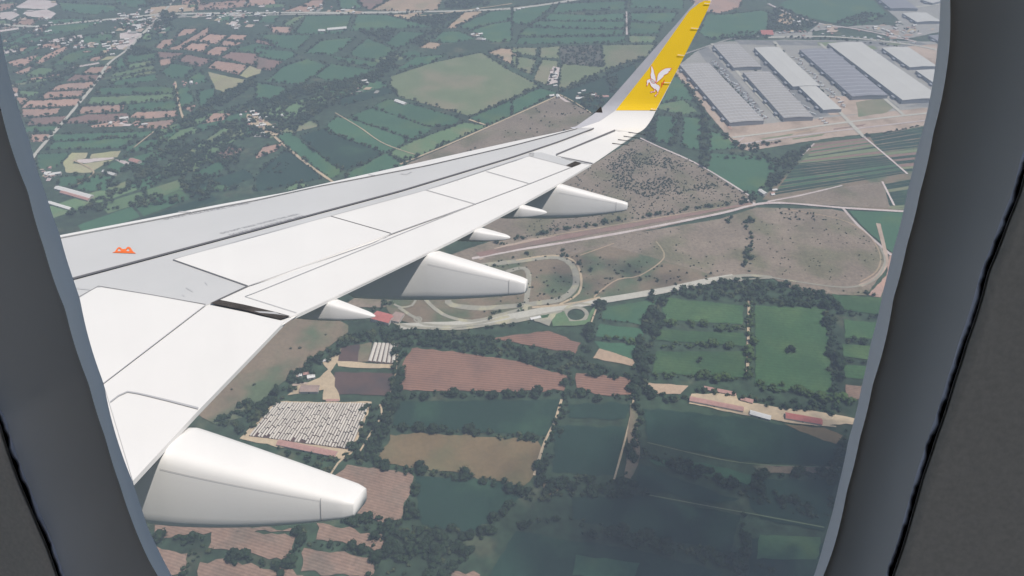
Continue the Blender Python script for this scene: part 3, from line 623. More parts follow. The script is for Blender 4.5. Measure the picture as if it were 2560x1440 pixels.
F_('px', 'scrub', [(1010, 413), (1140, 357), (1280, 290), (1397, 238), (1480, 285), (1440, 330), (1280, 400), (1060, 440)])
# ---- right of the tip
F_('a3', 'g', [(0, 60), (310, 20), (270, 90), (150, 160), (90, 190), (0, 170)], [(300, 100), (350, 30), (590, 20), (860, 10), (850, 75), (560, 80)], [(230, 150), (290, 105), (600, 115), (850, 100), (850, 150), (560, 160)],
   [(120, 200), (200, 160), (850, 165), (850, 215), (600, 215)], [(50, 270), (110, 210), (850, 225), (850, 262), (300, 270)], [(30, 330), (60, 285), (850, 275), (850, 320), (400, 330)], [(890, -20), (1290, -20), (1280, 70), (890, 60)],
   [(890, 100), (1240, 95), (1200, 170), (890, 160)], [(880, 170), (1130, 180), (1100, 250), (880, 260)], [(1460, 110), (1600, 110), (1880, 80), (1920, 100), (1920, 250), (1500, 300), (1400, 250)],
   [(0, 760), (200, 660), (340, 700), (0, 860)], [(1170, 640), (1220, 560), (1300, 640), (1390, 760), (1290, 750), (1110, 780)], [(1090, 870), (1240, 880), (1210, 1090), (1070, 1060)], [(1290, 880), (1430, 880), (1410, 1130), (1270, 1100)],
   [(1480, 990), (1600, 1010), (1700, 1110), (1480, 1130)], [(1490, 1150), (1900, 1180), (1990, 1250), (1850, 1470), (1680, 1430), (1460, 1300)])
F_('a3', 'g2', [(880, 270), (1090, 275), (1060, 320), (880, 320)], [(1110, 780), (1290, 750), (1390, 840), (1290, 860), (1090, 820)])
F_('a3', 'p', [(1300, -30), (1740, -30), (1700, 60), (1560, 100), (1420, 80)])
F_('a3', 'ol', [(0, 360), (190, 360), (180, 420), (0, 400)], [(210, 360), (355, 350), (350, 440), (205, 430)], [(0, 420), (180, 450), (150, 560), (0, 500)], [(230, 450), (350, 460), (310, 560), (260, 640), (160, 600)],
   [(670, 340), (1080, 335), (1020, 420), (780, 500), (480, 620), (345, 690), (370, 480), (690, 505)])
F_('a3', 'orch', [(360, 350), (660, 340), (690, 500), (370, 480)])
F_('a3', 'w', [(310, 500), (360, 510), (340, 620), (260, 640), (280, 560)], [(350, 715), (440, 770), (400, 765), (355, 735)])
F_('a3', 'gd', [(350, 700), (700, 580), (900, 480), (960, 560), (700, 780), (620, 860), (480, 790)])
F_('px', 'scrub', [(1363, 487), (1413, 453), (1480, 413), (1590, 345), (1640, 365), (1720, 400), (1840, 470), (1888, 500), (1700, 535), (1500, 565), (1280, 610), (1240, 600), (1200, 560)], amp=5)
TRACED = [[(v.co.x, v.co.y) for v in o.data.vertices] for o in sc.objects if o.name.split('.')[0] == 'field']
GG = ['g', 'g', 'g', 'gd', 'g2', 'g', 'ol']
fill_plots('px', [(-60, 60), (400, 60), (380, 110), (90, 390), (0, 380), (-60, 200)], .55, 110, 40, GG + ['p', 'p', 'w', 'br', 'tan'], 1)
fill_plots('px', [(120, 520), (90, 390), (420, 60), (640, 200), (640, 560), (120, 560)], .72, 150, 48, ['g', 'g', 'g2', 'gd', 'g'], 2)
fill_plots('px', [(500, 210), (640, 60), (1110, 60), (1060, 180), (700, 340)], .6, 130, 70, ['g', 'g', 'g', 'gd', 'g2', 'br', 'ol'], 3)
fill_plots('px', [(380, 340), (900, 170), (1010, 400), (820, 470), (150, 580)], .62, 190, 55, ['g', 'g', 'gd', 'gd', 'g2', 'br'], 4)
fill_plots('px', [(-60, -40), (700, -40), (700, 34), (440, 34), (-60, 60)], .3, 130, 80, GG + ['p', 'p', 'tan', 'w'], 5)
# ---- industrial park
F_('px', 'conc', [(1690, 170), (1740, 130), (1800, 105), (1960, 100), (2380, 105), (2380, 275), (2310, 290), (1860, 330), (1830, 330)])
F_('px', 'dirtp', [(1685, 178), (1700, 172), (1830, 318), (2400, 262), (2400, 310), (2080, 345), (1870, 378), (1835, 362)], [(2050, 240), (2200, 245), (2240, 265), (2160, 285), (2060, 290)])
F_('px', 'asph', [(1745, 128), (1770, 118), (1900, 268), (1890, 300), (1870, 300)], [(1900, 118), (1925, 115), (2010, 210), (2075, 290), (1985, 300), (1940, 290), (1960, 270), (1900, 170)], [(2150, 112), (2185, 110), (2330, 250), (2325, 268), (2260, 268), (2320, 255)], [(1835, 100), (2300, 106), (2340, 118), (1990, 114), (1850, 112)], [(2066, 122), (2072, 130), (2250, 272), (2230, 268), (2140, 215)], amp=1.5)
for k_ in range(7):
    a_ = random.uniform(0, .8); F_('px', ['tan', 'ol', 'br', 'conc'][k_ % 4], [(1850 + 450 * a_, 352 - 68 * a_ + 3 * k_), (1850 + 450 * (a_ + .18), 352 - 68 * (a_ + .18) + 3 * k_), (1850 + 450 * (a_ + .16), 356 - 68 * (a_ + .16) + 3 * k_), (1850 + 450 * a_, 355 - 68 * a_ + 3 * k_)], amp=1.5)
F_('a4', 'g', [(80, 40), (180, -20), (760, -20), (900, 110), (690, 200), (460, 170), (250, 120)])
F_('a4', 'conc', [(300, 240), (380, 180), (700, 215), (1050, 290), (1300, 240), (1300, -30), (780, -30), (920, 100), (1020, 190), (700, 190)], [(0, 290), (60, 240), (330, 240), (330, 290)])
F_('a4', 'tan', [(60, 130), (130, 90), (200, 150), (160, 190), (80, 170)])
F_('a4', 'ol', [(660, 770), (850, 735), (960, 800), (880, 850), (680, 880)], [(370, 320), (520, 315), (440, 345), (380, 345)], [(720, 345), (800, 345), (820, 370), (760, 370)], [(860, 330), (1060, 320), (960, 345)])
F_('a4', 'dirtp', [(1040, 350), (1300, 330), (1300, 520), (1240, 500), (1140, 420)])
# striped vegetable plots
def stripes(q, n, cols, t='px', gap=.12):
    a, b, c, d = Tt(t, q); y = 0
    ws = [random.uniform(.5, 1.6) for _ in range(n)]; tot = sum(ws)
    for k in range(n):
        f0 = y / tot; y += ws[k]; f1 = (y - ws[k] * gap) / tot
        L = lambda p, q_, f: (p[0] + (q_[0] - p[0]) * f, p[1] + (q_[1] - p[1]) * f)
        F_('px', random.choice(cols), [L(a, d, f0), L(b, c, f0), L(b, c, f1), L(a, d, f1)], amp=.8)
F_('px', 'meadow', [(1938, 462), (1985, 410), (2035, 358), (2170, 345), (2320, 312), (2330, 530), (2260, 530), (1905, 500)], amp=1)
stripes([(2034, 362), (2170, 344), (2188, 366), (2020, 392)], 6, ['br', 'ol', 'ol', 'g'])
stripes([(2018, 393), (2190, 367), (2215, 392), (1992, 413)], 5, ['br', 'ol', 'gd', 'g'])
stripes([(1990, 414), (2216, 393), (2268, 434), (1930, 490)], 10, ['gd', 'gd', 'gd', 'g'], gap=.2)
stripes([(2175, 343), (2340, 312), (2340, 365), (2200, 380)], 6, ['gd', 'gd', 'gd'], gap=.2)
stripes([(2206, 384), (2340, 368), (2340, 425), (2262, 430)], 8, ['ol', 'g', 'br', 'gd'])
stripes([(2120, 478), (2330, 440), (2330, 525), (2230, 525)], 10, ['g', 'ol', 'gd', 'gd'])
F_('px', 'scrub', [(1915, 505), (1960, 492), (2105, 468), (2205, 455), (2225, 520), (2110, 516), (2000, 512)], amp=2)
F_('px', 'scrub', [(1540, 592), (1800, 548), (1890, 520), (2080, 524), (2115, 532), (2215, 628), (2222, 650), (2192, 702), (2165, 740), (2000, 735), (1920, 690), (1830, 690), (1640, 728), (1400, 766), (1390, 700), (1440, 640)], amp=2)
F_('px', 'scrub', [(1090, 665), (1280, 598), (1600, 546), (1885, 498), (1890, 516), (1560, 590), (1280, 634), (1180, 658), (1100, 700)], [(850, 770), (980, 690), (1120, 640), (1240, 600), (1300, 605), (1190, 655), (1100, 700), (1000, 750), (960, 770)], amp=2)
F_('px', 'scrub', [(1180, 655), (1280, 632), (1560, 588), (1450, 640), (1250, 660), (1100, 700)], amp=3)
F_('px', 'meadow', [(1100, 700), (1250, 658), (1420, 640), (1520, 615), (1650, 650), (1790, 690), (1640, 726), (1300, 780), (1200, 805), (1060, 815), (985, 800), (960, 760), (1000, 740)], amp=5)
F_('px', 'g', [(2122, 528), (2270, 532), (2240, 640), (2228, 632), (2150, 560)])
F_('px', 'p', [(2226, 632), (2245, 640), (2200, 745), (2170, 738), (2215, 690)])
F_('px', 'dirtp', [(1190, 645), (1240, 620), (1320, 600), (1390, 590), (1390, 597), (1260, 622), (1200, 652)], amp=2)
F_('px', 'meadow', [(500, 1035), (712, 800), (800, 770), (870, 815), (870, 832), (800, 885), (700, 962), (605, 1045), (540, 1062), (420, 1000), (300, 1180), (330, 900)])
# ---- farm by the greenhouses
F_('px', 'meadow', [(852, 872), (930, 856), (925, 906), (842, 904)]); F_('px', 'dkb', [(838, 930), (985, 935), (975, 990), (832, 985)], [(855, 868), (900, 862), (895, 905), (846, 903)])
F_('px', 'dirt', [(805, 905), (850, 880), (843, 905), (830, 930), (845, 985), (850, 1004), (805, 1000), (810, 975), (720, 990), (745, 965), (800, 945), (820, 925)], [(690, 1004), (930, 1006), (880, 1135), (860, 1150), (640, 1108), (600, 1098)], [(842, 905), (980, 912), (990, 922), (905, 921), (845, 917)])
F_('px', 'dkb', [(690, 1008), (925, 1011), (877, 1126), (642, 1094), (622, 1092)], [(934, 858), (996, 861), (992, 913), (919, 906)], amp=1)
# ---- near fields
F_('px', 'ps', [(1030, 872), (1130, 880), (1280, 902), (1418, 941), (1410, 977), (1250, 980), (1000, 976), (1002, 920)], [(1440, 935), (1480, 935), (1587, 950), (1580, 988), (1500, 991), (1440, 970)],
   [(1232, 848), (1290, 838), (1370, 828), (1450, 858), (1438, 886), (1330, 866)], amp=4)
F_('px', 'tan', [(1480, 896), (1500, 870), (1590, 903), (1580, 916)], [(1620, 958), (1720, 965), (1700, 986), (1622, 986)]); F_('px', 'tanf', [(1358, 1205), (1420, 1214), (1364, 1246)])
F_('px', 'gb', [(1660, 745), (1860, 765), (1855, 812), (1655, 800)], [(1650, 825), (1860, 835), (1865, 866), (1640, 852)], [(1640, 880), (1865, 880), (1860, 946), (1630, 934)], [(1887, 765), (2065, 770), (2080, 987), (2010, 987), (1888, 960)],
   [(2110, 800), (2200, 808), (2195, 850), (2110, 845)], [(2105, 862), (2190, 866), (2182, 902), (2110, 892)], [(2110, 912), (2175, 917), (2165, 950), (2110, 945)], [(2080, 737), (2215, 747), (2205, 790), (2110, 775)])
F_('px', 'g', [(1515, 770), (1640, 748), (1622, 815), (1500, 797)], [(1500, 812), (1615, 825), (1600, 857), (1488, 842)], [(1485, 855), (1600, 862), (1590, 902), (1500, 872)])
F_('px', 'gd', [(985, 1006), (1398, 1000), (1380, 1092), (1300, 1088), (985, 1064)], [(1040, 1190), (1290, 1210), (1312, 1240), (1180, 1332), (1050, 1312)], [(1390, 1066), (1562, 1068), (1540, 1192), (1380, 1180)],
   [(1608, 1022), (1900, 1050), (2112, 1112), (2105, 1165), (1850, 1155), (1618, 1105)], [(1430, 1245), (1600, 1235), (1850, 1290), (1820, 1385), (1430, 1300)], [(1290, 1330), (1560, 1370), (1800, 1430), (1800, 1530), (1180, 1530), (1250, 1390)],
   [(1600, 1160), (1700, 1200), (1850, 1250), (1780, 1260), (1590, 1220)], [(1840, 1200), (2090, 1200), (2060, 1330), (1900, 1300)], [(1420, 1010), (1580, 1010), (1565, 1050), (1420, 1045)], [(1880, 1350), (2060, 1360), (2020, 1530), (1860, 1530)], amp=5)
F_('px', 'tanf', [(975, 1088), (1080, 1084), (1342, 1105), (1352, 1120), (1330, 1190), (1310, 1216), (1180, 1190), (1060, 1176), (943, 1156)], amp=7)
F_('px', 'pn', [(868, 1163), (1022, 1184), (1032, 1192), (1002, 1300), (950, 1306), (880, 1280), (800, 1240)], [(530, 1328), (745, 1338), (722, 1402), (522, 1372)], [(792, 1308), (967, 1345), (955, 1372), (790, 1350)],
   [(762, 1368), (942, 1398), (930, 1445), (752, 1430)], [(500, 1412), (560, 1398), (692, 1430), (700, 1500), (480, 1500)], [(360, 1362), (472, 1385), (460, 1432), (420, 1440)], [(1130, 1428), (1200, 1438), (1180, 1480), (1110, 1480)], [(400, 1300), (600, 1315), (740, 1322), (745, 1332), (560, 1330), (380, 1345)],
   [(2115, 965), (2165, 965), (2150, 1000), (2120, 1005)], [(700, 1420), (760, 1440), (720, 1500)], amp=7)
F_('px', 'dirt', [(1728, 985), (1840, 985), (1845, 1002), (1940, 1020), (2050, 1030), (2140, 1048), (2130, 1062), (2040, 1066), (1960, 1056), (1870, 1040), (1720, 1010)], amp=3)
F_('px', 'tanf', [(1960, 1060), (2060, 1072), (2105, 1090), (2090, 1112), (2000, 1080)])
# ---- trodden yards round the villages
for c_, n_, rx_, ry_ in (((335, 62), 16, 48, 18), ((390, 55), 12, 20, 22), ((560, 40), 12, 80, 8), ((225, 120), 8, 40, 8), ((600, 66), 6, 36, 10), ((650, 312), 9, 26, 16), ((2240, 78), 18, 55, 16), ((315, 312), 5, 26, 6), ((300, 118), 7, 30, 12), ((820, 26), 8, 50, 8), ((115, 436), 4, 12, 8), ((70, 40), 8, 60, 20), ((905, 225), 5, 24, 10), ((2050, 75), 8, 50, 8), ((610, 12), 8, 60, 8), ((1190, 92), 4, 16, 8), ((758, 960), 3, 16, 6)):
    for k_ in range(n_):
        a_, b_ = random.gauss(c_[0], rx_ * .7), random.gauss(c_[1], ry_ * .7); w_, h_ = random.uniform(4, 13), random.uniform(1.5, 4.5); sk_ = random.uniform(.3, 1.2) * h_
        F_('px', random.choice(['dirt', 'w', 'conc', 'dirtp', 'p']), [(a_ - w_, b_ + h_), (a_ - w_ * .5 + sk_, b_ - h_), (a_ + w_ + sk_, b_ - h_ * .8), (a_ + w_ * .6, b_ + h_)], amp=1.5)
F_('px', 'dirt', [(618, 286), (648, 290), (668, 305), (705, 328), (692, 342), (655, 336), (640, 318), (616, 308)])
F_('px', 'g', [(1620, 1150), (1760, 1160), (1880, 1190), (1870, 1215), (1760, 1190), (1640, 1165)], [(1900, 1340), (2050, 1345), (2040, 1400), (1890, 1400)], [(1440, 1390), (1600, 1410), (1580, 1450), (1430, 1440)]); F_('px', 'meadow', [(1590, 1010), (1600, 1150), (1575, 1200), (1562, 1195), (1575, 1010)], [(1880, 1165), (2095, 1172), (2090, 1185), (1900, 1185)])
R_('px', 'ol', [(1600, 1235), (1760, 1265), (1900, 1290), (2060, 1320)], 1.8); R_('px', 'ol', [(1618, 1108), (1850, 1158), (2100, 1170)], 1.6)
F_('px', 'br', [(1190, 634), (1400, 590), (1600, 556), (1880, 508), (1880, 512), (1600, 566), (1400, 602), (1200, 644)], amp=1.5)
# ---- roads and tracks
R_('px', 'road', [(-60, 58), (60, 66), (110, 65), (320, 45), (430, 36), (700, 33), (1000, 31), (1280, 22), (1500, -10)], 22, 'road')
R_('px', 'road', [(330, 52), (440, 44), (700, 38), (1000, 33)], 9, 'road')
R_('px', 'road', [(60, 430), (90, 385), (175, 287), (242, 205), (272, 160), (322, 122), (372, 70), (410, 30), (440, -5)], 11, 'road')
for pts, w in (([(1020, 33), (1060, 40), (1280, 10)], 8), ([(438, 205), (450, 270), (460, 300)], 6), ([(686, 342), (706, 360), (770, 412), (835, 458)], 7), ([(838, 283), (900, 320), (960, 360), (1045, 390)], 3), ([(1173, 300), (1222, 316)], 7),
               ([(640, 440), (1000, 270), (1160, 300)], 0), ([(860, 285), (1000, 330), (1170, 300)], 0), ([(875, 447), (960, 385), (1100, 315), (1280, 250), (1560, 150)], 0)):
    if w: R_('px', 'dirt', pts, w, 'track')
for pts, w, m in (([(1000, 412), (1150, 350), (1400, 238)], 6, 'dirt'), ([(1400, 238), (1435, 256), (1480, 285)], 5, 'dirt'), ([(1566, 30), (1567, 88)], 7, 'w'), ([(185, 402), (235, 432), (180, 470)], 4, 'dirt'), ([(335, 370), (385, 330)], 4, 'dirt'),
                  ([(1600, 346), (1640, 365), (1750, 415), (1888, 500)], 6, 'w'), ([(1860, 495), (1890, 512), (1925, 506)], 6, 'w'), ([(1920, 505), (2000, 490), (2105, 465)], 5, 'w'), ([(2105, 520), (2150, 570), (2228, 640)], 7, 'w'),
                  ([(1180, 648), (1280, 629), (1540, 586), (1800, 535), (1885, 513), (1960, 509), (2110, 521), (2260, 530)], 8, 'w'), ([(1250, 628), (1400, 595), (1600, 560), (1880, 512)], 4, 'tan'), ([(1300, 610), (1500, 577), (1700, 543)], 3, 'tan'), ([(1320, 600), (1550, 562), (1800, 520)], 3, 'tan'),
                  ([(2160, 344), (2215, 390), (2268, 436)], 6, 'w'), ([(2035, 360), (1985, 410)], 4, 'w'), ([(2205, 455), (2235, 515)], 5, 'w'), ([(1640, 605), (1660, 645), (1600, 690), (1545, 700), (1500, 730), (1485, 745)], 3, 'tan'), ([(1450, 640), (1535, 610)], 3, 'tan'),
                  ([(1700, 176), (1770, 255), (1828, 325)], 8, 'p'), ([(1830, 345), (1950, 330), (2130, 305), (2400, 275)], 9, 'road'), ([(1850, 362), (2040, 335), (2400, 292)], 7, 'w'), ([(1835, 362), (1860, 345)], 5, 'w')):
    R_('px', m, pts, w, 'track')
R_('px', 'dirtp', [(2195, 560), (2214, 640), (2212, 665), (2190, 695), (2150, 716)], 9, 'track')
R_('px', 'track', [(1800, 699), (1840, 692), (1880, 690), (1930, 695)], 9, 'runway', z=1.8, wob=.2)
R_('px', 'track', [(1855, 701), (1890, 698), (1925, 697)], 4, 'track', z=1.75)
R_('px', 'track', [(1925, 695), (2080, 718), (2150, 716), (2192, 695), (2212, 655), (2200, 620)], 4, 'track', z=1.7); R_('px', 'tan', [(1960, 524), (2100, 550), (2170, 590), (2200, 640), (2190, 680), (2150, 706)], 3, 'track', z=1.65)
# test circuit: main straight, loops and the skid circle
R_('px', 'road', [(1000, 818), (1060, 815), (1160, 811), (1280, 793), (1400, 770), (1640, 731), (1760, 706), (1835, 693)], 18, 'runway', wob=.15)
R_('px', 'track', [(1240, 800), (1290, 795), (1400, 772)], 30, 'runway', z=1.5, wob=.2)
R_('px', 'track', [(985, 806), (1020, 818), (1130, 824), (1200, 817), (1290, 800)], 7)
R_('px', 'track', [(1150, 670), (1290, 655), (1340, 648), (1395, 645), (1430, 665), (1441, 700), (1432, 727), (1400, 750), (1340, 760), (1290, 766), (1200, 772), (1130, 764), (1120, 752)], 14, wob=.3)
R_('px', 'track', [(1250, 688), (1285, 675), (1310, 672), (1322, 688), (1320, 716), (1317, 745), (1312, 778)], 11, wob=.3)
R_('px', 'dirt', [(1290, 652), (1380, 640), (1432, 652), (1452, 690), (1446, 735), (1400, 762)], 5); R_('px', 'dirt', [(1330, 770), (1420, 762), (1500, 745)], 6)
R_('px', 'track', [(997, 770), (1027, 790), (1047, 800), (1060, 812), (1160, 816), (1273, 792)], 7, wob=.3); R_('px', 'track', [(1060, 745), (1075, 762), (1107, 787), (1160, 803), (1207, 800), (1300, 775)], 8, wob=.3)
R_('px', 'track', [(985, 762), (1005, 770), (1030, 765), (1040, 750)], 5)
cx, cy = 1440, 788
R_('px', 'track', [(cx + 27 * math.cos(a), cy + 17.5 * math.sin(a)) for a in np.linspace(0, 2 * math.pi, 16, endpoint=False)], 8, 'runway', closed=True, wob=.1)
R_('px', 'track', [(cx - 30, cy - 8), (cx - 20, cy - 20), (cx + 10, cy - 28), (cx + 40, cy - 24)], 6, 'track')
R_('px', 'track', [(1045 + 9 * math.cos(a), 800 + 6 * math.sin(a)) for a in np.linspace(0, 2 * math.pi, 12, endpoint=False)], 4, closed=True)
F_('b3', 'track', [(150, 945), (310, 905), (390, 890), (300, 960), (280, 1010), (170, 975)]); F_('b3', 'gb', [(185, 940), (285, 920), (265, 945), (190, 955)])
F_('b3', 'g2', [(330, 920), (390, 900), (430, 975), (560, 965), (620, 850), (640, 850), (570, 1000), (300, 1015), (300, 970)])
F_('px', 'track', [(1830, 694), (1850, 690), (1858, 705), (1830, 708)])
for pts, w in (([(1404, 1000), (1385, 1060), (1362, 1105), (1335, 1190)], 4), ([(1585, 990), (1575, 1050), (1552, 1140), (1535, 1200)], 3), ([(1872, 750), (1870, 850), (1868, 940)], 5), ([(1490, 775), (1470, 830)], 3), ([(925, 1010), (905, 1070), (880, 1125), (845, 1160), (820, 1200)], 3),
               ([(950, 1012), (955, 1040), (930, 1080), (900, 1130)], 3), ([(1940, 1045), (2050, 1050), (2135, 1056)], 4), ([(1925, 1040), (1960, 1055), (2090, 1068)], 3), ([(995, 880), (985, 960), (965, 1010)], 3)):
    R_('px', 'dirt', pts, w, 'track')
R_('px', 'w', [(1920, 10), (1985, 40), (2060, 62), (2150, 75), (2290, 105)], 12, 'road'); R_('px', 'road', [(1920, 95), (2040, 92), (2150, 98), (2290, 115), (2400, 140)], 14, 'road', z=1.8)
R_('px', 'conc', [(1700, 140), (1800, 106), (1830, 98), (1900, 92)], 8, 'road'); R_('px', 'road', [(2240, 25), (2400, 5)], 12, 'road', z=1.8)
for pts in ([(1935, 105), (2060, 240), (2160, 345)], [(1780, 110), (1950, 300)], [(2050, 110), (2260, 290)]): R_('px', 'road', pts, 12, 'road', z=1.9)
# ================================================================== BUILDINGS
M['roof_g'] = mat('grey_sheet_roof', (.38, .355, .335), .6, n1=(.02, .06), stripes=(0, 12, .04), randv=.05)
M['roof_p'] = mat('purple_grey_sheet_roof', (.26, .255, .28), .6, n1=(.02, .06))
M['roof_w'] = mat('pale_membrane_roof', (.56, .545, .51), .7, n1=(.015, .05), n2=(.3, .04))
M['rooflight'] = mat('roof_light_strip', (.66, .66, .67), .5)
M['wallc'] = mat('warehouse_wall', (.30, .31, .34), .8); M['dock'] = mat('dock_door', (.07, .07, .08), .7)
M['roof_red'] = mat('red_tin_roof', (.47, .15, .13), .7, n1=(.2, .15), n2=(1.2, .08)); M['roof_pink'] = mat('faded_pink_roof', (.46, .26, .22), .7, n1=(.2, .15), n2=(1.5, .1))
M['roof_tan'] = mat('faded_brown_roof', (.36, .26, .22), .7, n1=(.2, .15)); M['roof_white'] = mat('whitewashed_roof', (.70, .68, .64), .7, n1=(.3, .08), randv=.1)
M['plaster'] = mat('pale_plaster_wall', (.55, .50, .44), .85, randv=.15); M['glassy'] = mat('dark_window', (.03, .03, .04), .3)
M['poly'] = mat('greenhouse_film', (.60, .55, .48), .5, n1=(.25, .08), n2=(1.5, .06), randv=.12); M['hoop'] = mat('greenhouse_end', (.16, .13, .11), .8)
def frame_w(p0, p1, p2):
    a, b, c = G(*p0), G(*p1), G(*p2)
    u = Vector((b[0] - a[0], b[1] - a[1], 0)); Lu = u.length; u /= Lu
    v = Vector((c[0] - a[0], c[1] - a[1], 0)); v -= u * v.dot(u); Lv = v.length; v /= Lv
    return Vector((a[0], a[1], 0)), u, Lu, v, Lv
def boxg(V, F, x0, x1, y0, y1, z0, z1):
    b = len(V); V += [(x0, y0, z0), (x1, y0, z0), (x1, y1, z0), (x0, y1, z0), (x0, y0, z1), (x1, y0, z1), (x1, y1, z1), (x0, y1, z1)]
    F += [tuple(b + i for i in f) for f in ((3, 2, 1, 0), (4, 5, 6, 7), (0, 1, 5, 4), (1, 2, 6, 5), (2, 3, 7, 6), (3, 0, 4, 7))]
def place(root, A, u, v):
    n = u.cross(v)
    if n.z < 0: v = -v
    root.matrix_world = Matrix(((u.x, v.x, 0, A.x), (u.y, v.y, 0, A.y), (0, 0, 1, 0), (0, 0, 0, 1)))
def warehouse(p0, p1, p2, h, roof, label, nstrip=0, docks=True, group=None):
    nstrip = int(nstrip * 1.8)
    A, u, L, v, Wd = frame_w(p0, p1, p2)
    if u.cross(v).z < 0: A = A + v * Wd; v = -v
    r = empty('warehouse'); tag(r, label, 'warehouse', group); place(r, A, u, v)
    V, F = [], []; boxg(V, F, 0, L, 0, Wd, -.5, h); boxg(V, F, 0.0, L, -.25, 0, h - .9, h + .5)
    mesh('wall', V[:8], F[:6], M['wallc'], r)
    V, F = [], []; b = 0
    V += [(-.4, -.4, h + .05), (L + .4, -.4, h + .05), (L + .4, Wd / 2, h + Wd * .02 + .3), (-.4, Wd / 2, h + Wd * .02 + .3), (-.4, Wd + .4, h + .05), (L + .4, Wd + .4, h + .05)]
    V += [(x, y, z - .7) for x, y, z in V]
    F += [(0, 1, 2, 3), (3, 2, 5, 4), (6, 9, 8, 7), (9, 10, 11, 8), (0, 6, 7, 1), (4, 5, 11, 10), (0, 3, 4, 10, 9, 6), (1, 7, 8, 11, 5, 2)]
    rf = mesh('roof', V, F, M[roof], r)
    for k in range(nstrip):
        x = L * (k + .6) / (nstrip + .2); zz = h + Wd * .02 + .3
        V = [(x, 1, h + .4 ), (x + 1.7, 1, h + .4), (x + 1.7, Wd / 2, zz + .1), (x, Wd / 2, zz + .1), (x, Wd - 1, h + .4), (x + 1.7, Wd - 1, h + .4)]
        V += [(a, b_, c - .25) for a, b_, c in V]
        mesh('skylight', V, [(0, 1, 2, 3), (3, 2, 5, 4), (0, 6, 7, 1), (4, 5, 11, 10), (0, 3, 4, 10, 9, 6), (1, 7, 8, 11, 5, 2)], M['rooflight'], rf)
    if docks:
        nd = max(3, int(L / 14))
        for k in range(nd):
            for (ya, yb) in ((-.3, -.02), (Wd + .02, Wd + .3)):
                V, F = [], []; x = (k + .5) * L / nd; boxg(V, F, x - 2.2, x + 2.2, ya, yb, .8, min(5, h - 1)); mesh('dock_door', V, F, M['dock'], r)
        for k in range(int(L / 90) + 1):
            V, F = [], []; x = (k + .5) * L / (int(L / 90) + 1); boxg(V, F, x - 9, x + 9, -9, -.35, h * .55, h * .62); boxg(V, F, x - 9, x + 9, -8.9, -8.6, -.3, h * .55)
            mesh('dock_office', V, F, M['wallc'], r)
    return r
WH = [((1697, 170), (1823, 317), (1762, 158), 13, 'roof_g', 'longest grey ribbed warehouse along the pink dirt strip beside the winglet', 12),
      ((1781, 120), (1833, 178), (1842, 114), 12, 'roof_g', 'short grey warehouse above the truck road near the winglet', 6),
      ((1856, 190), (1957, 305), (1912, 178), 13, 'roof_g', 'grey ribbed warehouse between the truck road and the stepped pale roof', 10),
      ((1884, 128), (1980, 226), (1942, 124), 13, 'roof_w', 'wider upper half of the stepped pale roofed warehouse', 0),
      ((1994, 224), (2056, 284), (2032, 218), 12, 'roof_w', 'narrow lower end of the stepped pale roofed warehouse', 0),
      ((1997, 133), (2128, 251), (2063, 121), 13, 'roof_p', 'purple grey warehouse with pale cross strips', 8),
      ((2067, 118), (2253, 261), (2153, 116), 14, 'roof_w', 'largest pale cream warehouse near the right edge of the window', 0),
      ((2203, 127), (2272, 176), (2262, 121), 11, 'roof_w', 'small pale warehouse at the right behind the largest one', 0),
      ((2287, 184), (2345, 225), (2350, 178), 11, 'roof_w', 'pale warehouse cut by the window frame', 0),
      ((2254, 40), (2290, 62), (2302, 32), 11, 'roof_w', 'bright white warehouse in the top right corner', 0),
      ((2180, -8), (2225, 28), (2238, -12), 11, 'roof_p', 'dark purple roofed warehouse at the top edge above the road', 0),
      ((2300, 5), (2330, 14), (2350, -10), 10, 'roof_w', 'pale warehouse at the very top right edge', 0),
      ((2320, 95), (2350, 112), (2345, 85), 9, 'roof_p', 'small purple roofed depot beside the window frame', 0)]
for q in WH: warehouse(*q)
# barns with gabled roofs
def barn(p0, p1, p2, h, roof, label, cat='barn', group=None, name='barn', rise=.22, doors=True):
    A, u, L, v, Wd = frame_w(p0, p1, p2)
    if u.cross(v).z < 0: A = A + v * Wd; v = -v
    r = empty(name); tag(r, label, cat, group); place(r, A, u, v); gable(r, L, Wd, h, roof, rise, doors); return r
def gable(r, L, Wd, h, roof, rise=.22, doors=True, wallm='plaster'):
    pk = h + Wd * rise; e = .5
    V = [(0, 0, -.3), (L, 0, -.3), (L, Wd, -.3), (0, Wd, -.3), (0, 0, h), (L, 0, h), (L, Wd, h), (0, Wd, h), (0, Wd / 2, pk - .1), (L, Wd / 2, pk - .1)]
    F = [(0, 1, 5, 4), (2, 3, 7, 6), (1, 2, 6, 9, 5), (3, 0, 4, 8, 7), (3, 2, 1, 0), (4, 5, 9, 8), (7, 8, 9, 6)]
    mesh('wall', V, F, M[wallm], r)
    dz = e * rise * 2
    V = [(-e, -e, h - dz + .15), (L + e, -e, h - dz + .15), (L + e, Wd / 2, pk + .15), (-e, Wd / 2, pk + .15), (-e, Wd + e, h - dz + .15), (L + e, Wd + e, h - dz + .15)]
    V += [(a, b, c - .2) for a, b, c in V]
    mesh('roof', V, [(0, 1, 2, 3), (3, 2, 5, 4), (7, 6, 9, 8), (8, 9, 10, 11), (0, 6, 7, 1), (4, 5, 11, 10), (0, 3, 4, 10, 9, 6), (1, 7, 8, 11, 5, 2)], M[roof], r)
    if doors:
        V, F = [], []; boxg(V, F, L * .45, L * .45 + min(3, L * .2), -.12, -.01, 0, min(3, h - .4)); mesh('door', V, F, M['glassy'], r)
barn((1724, 996), (1857, 1022), (1722, 1006), 5, 'roof_pink', 'longest barn with faded pink roof at the edge of the dark field')
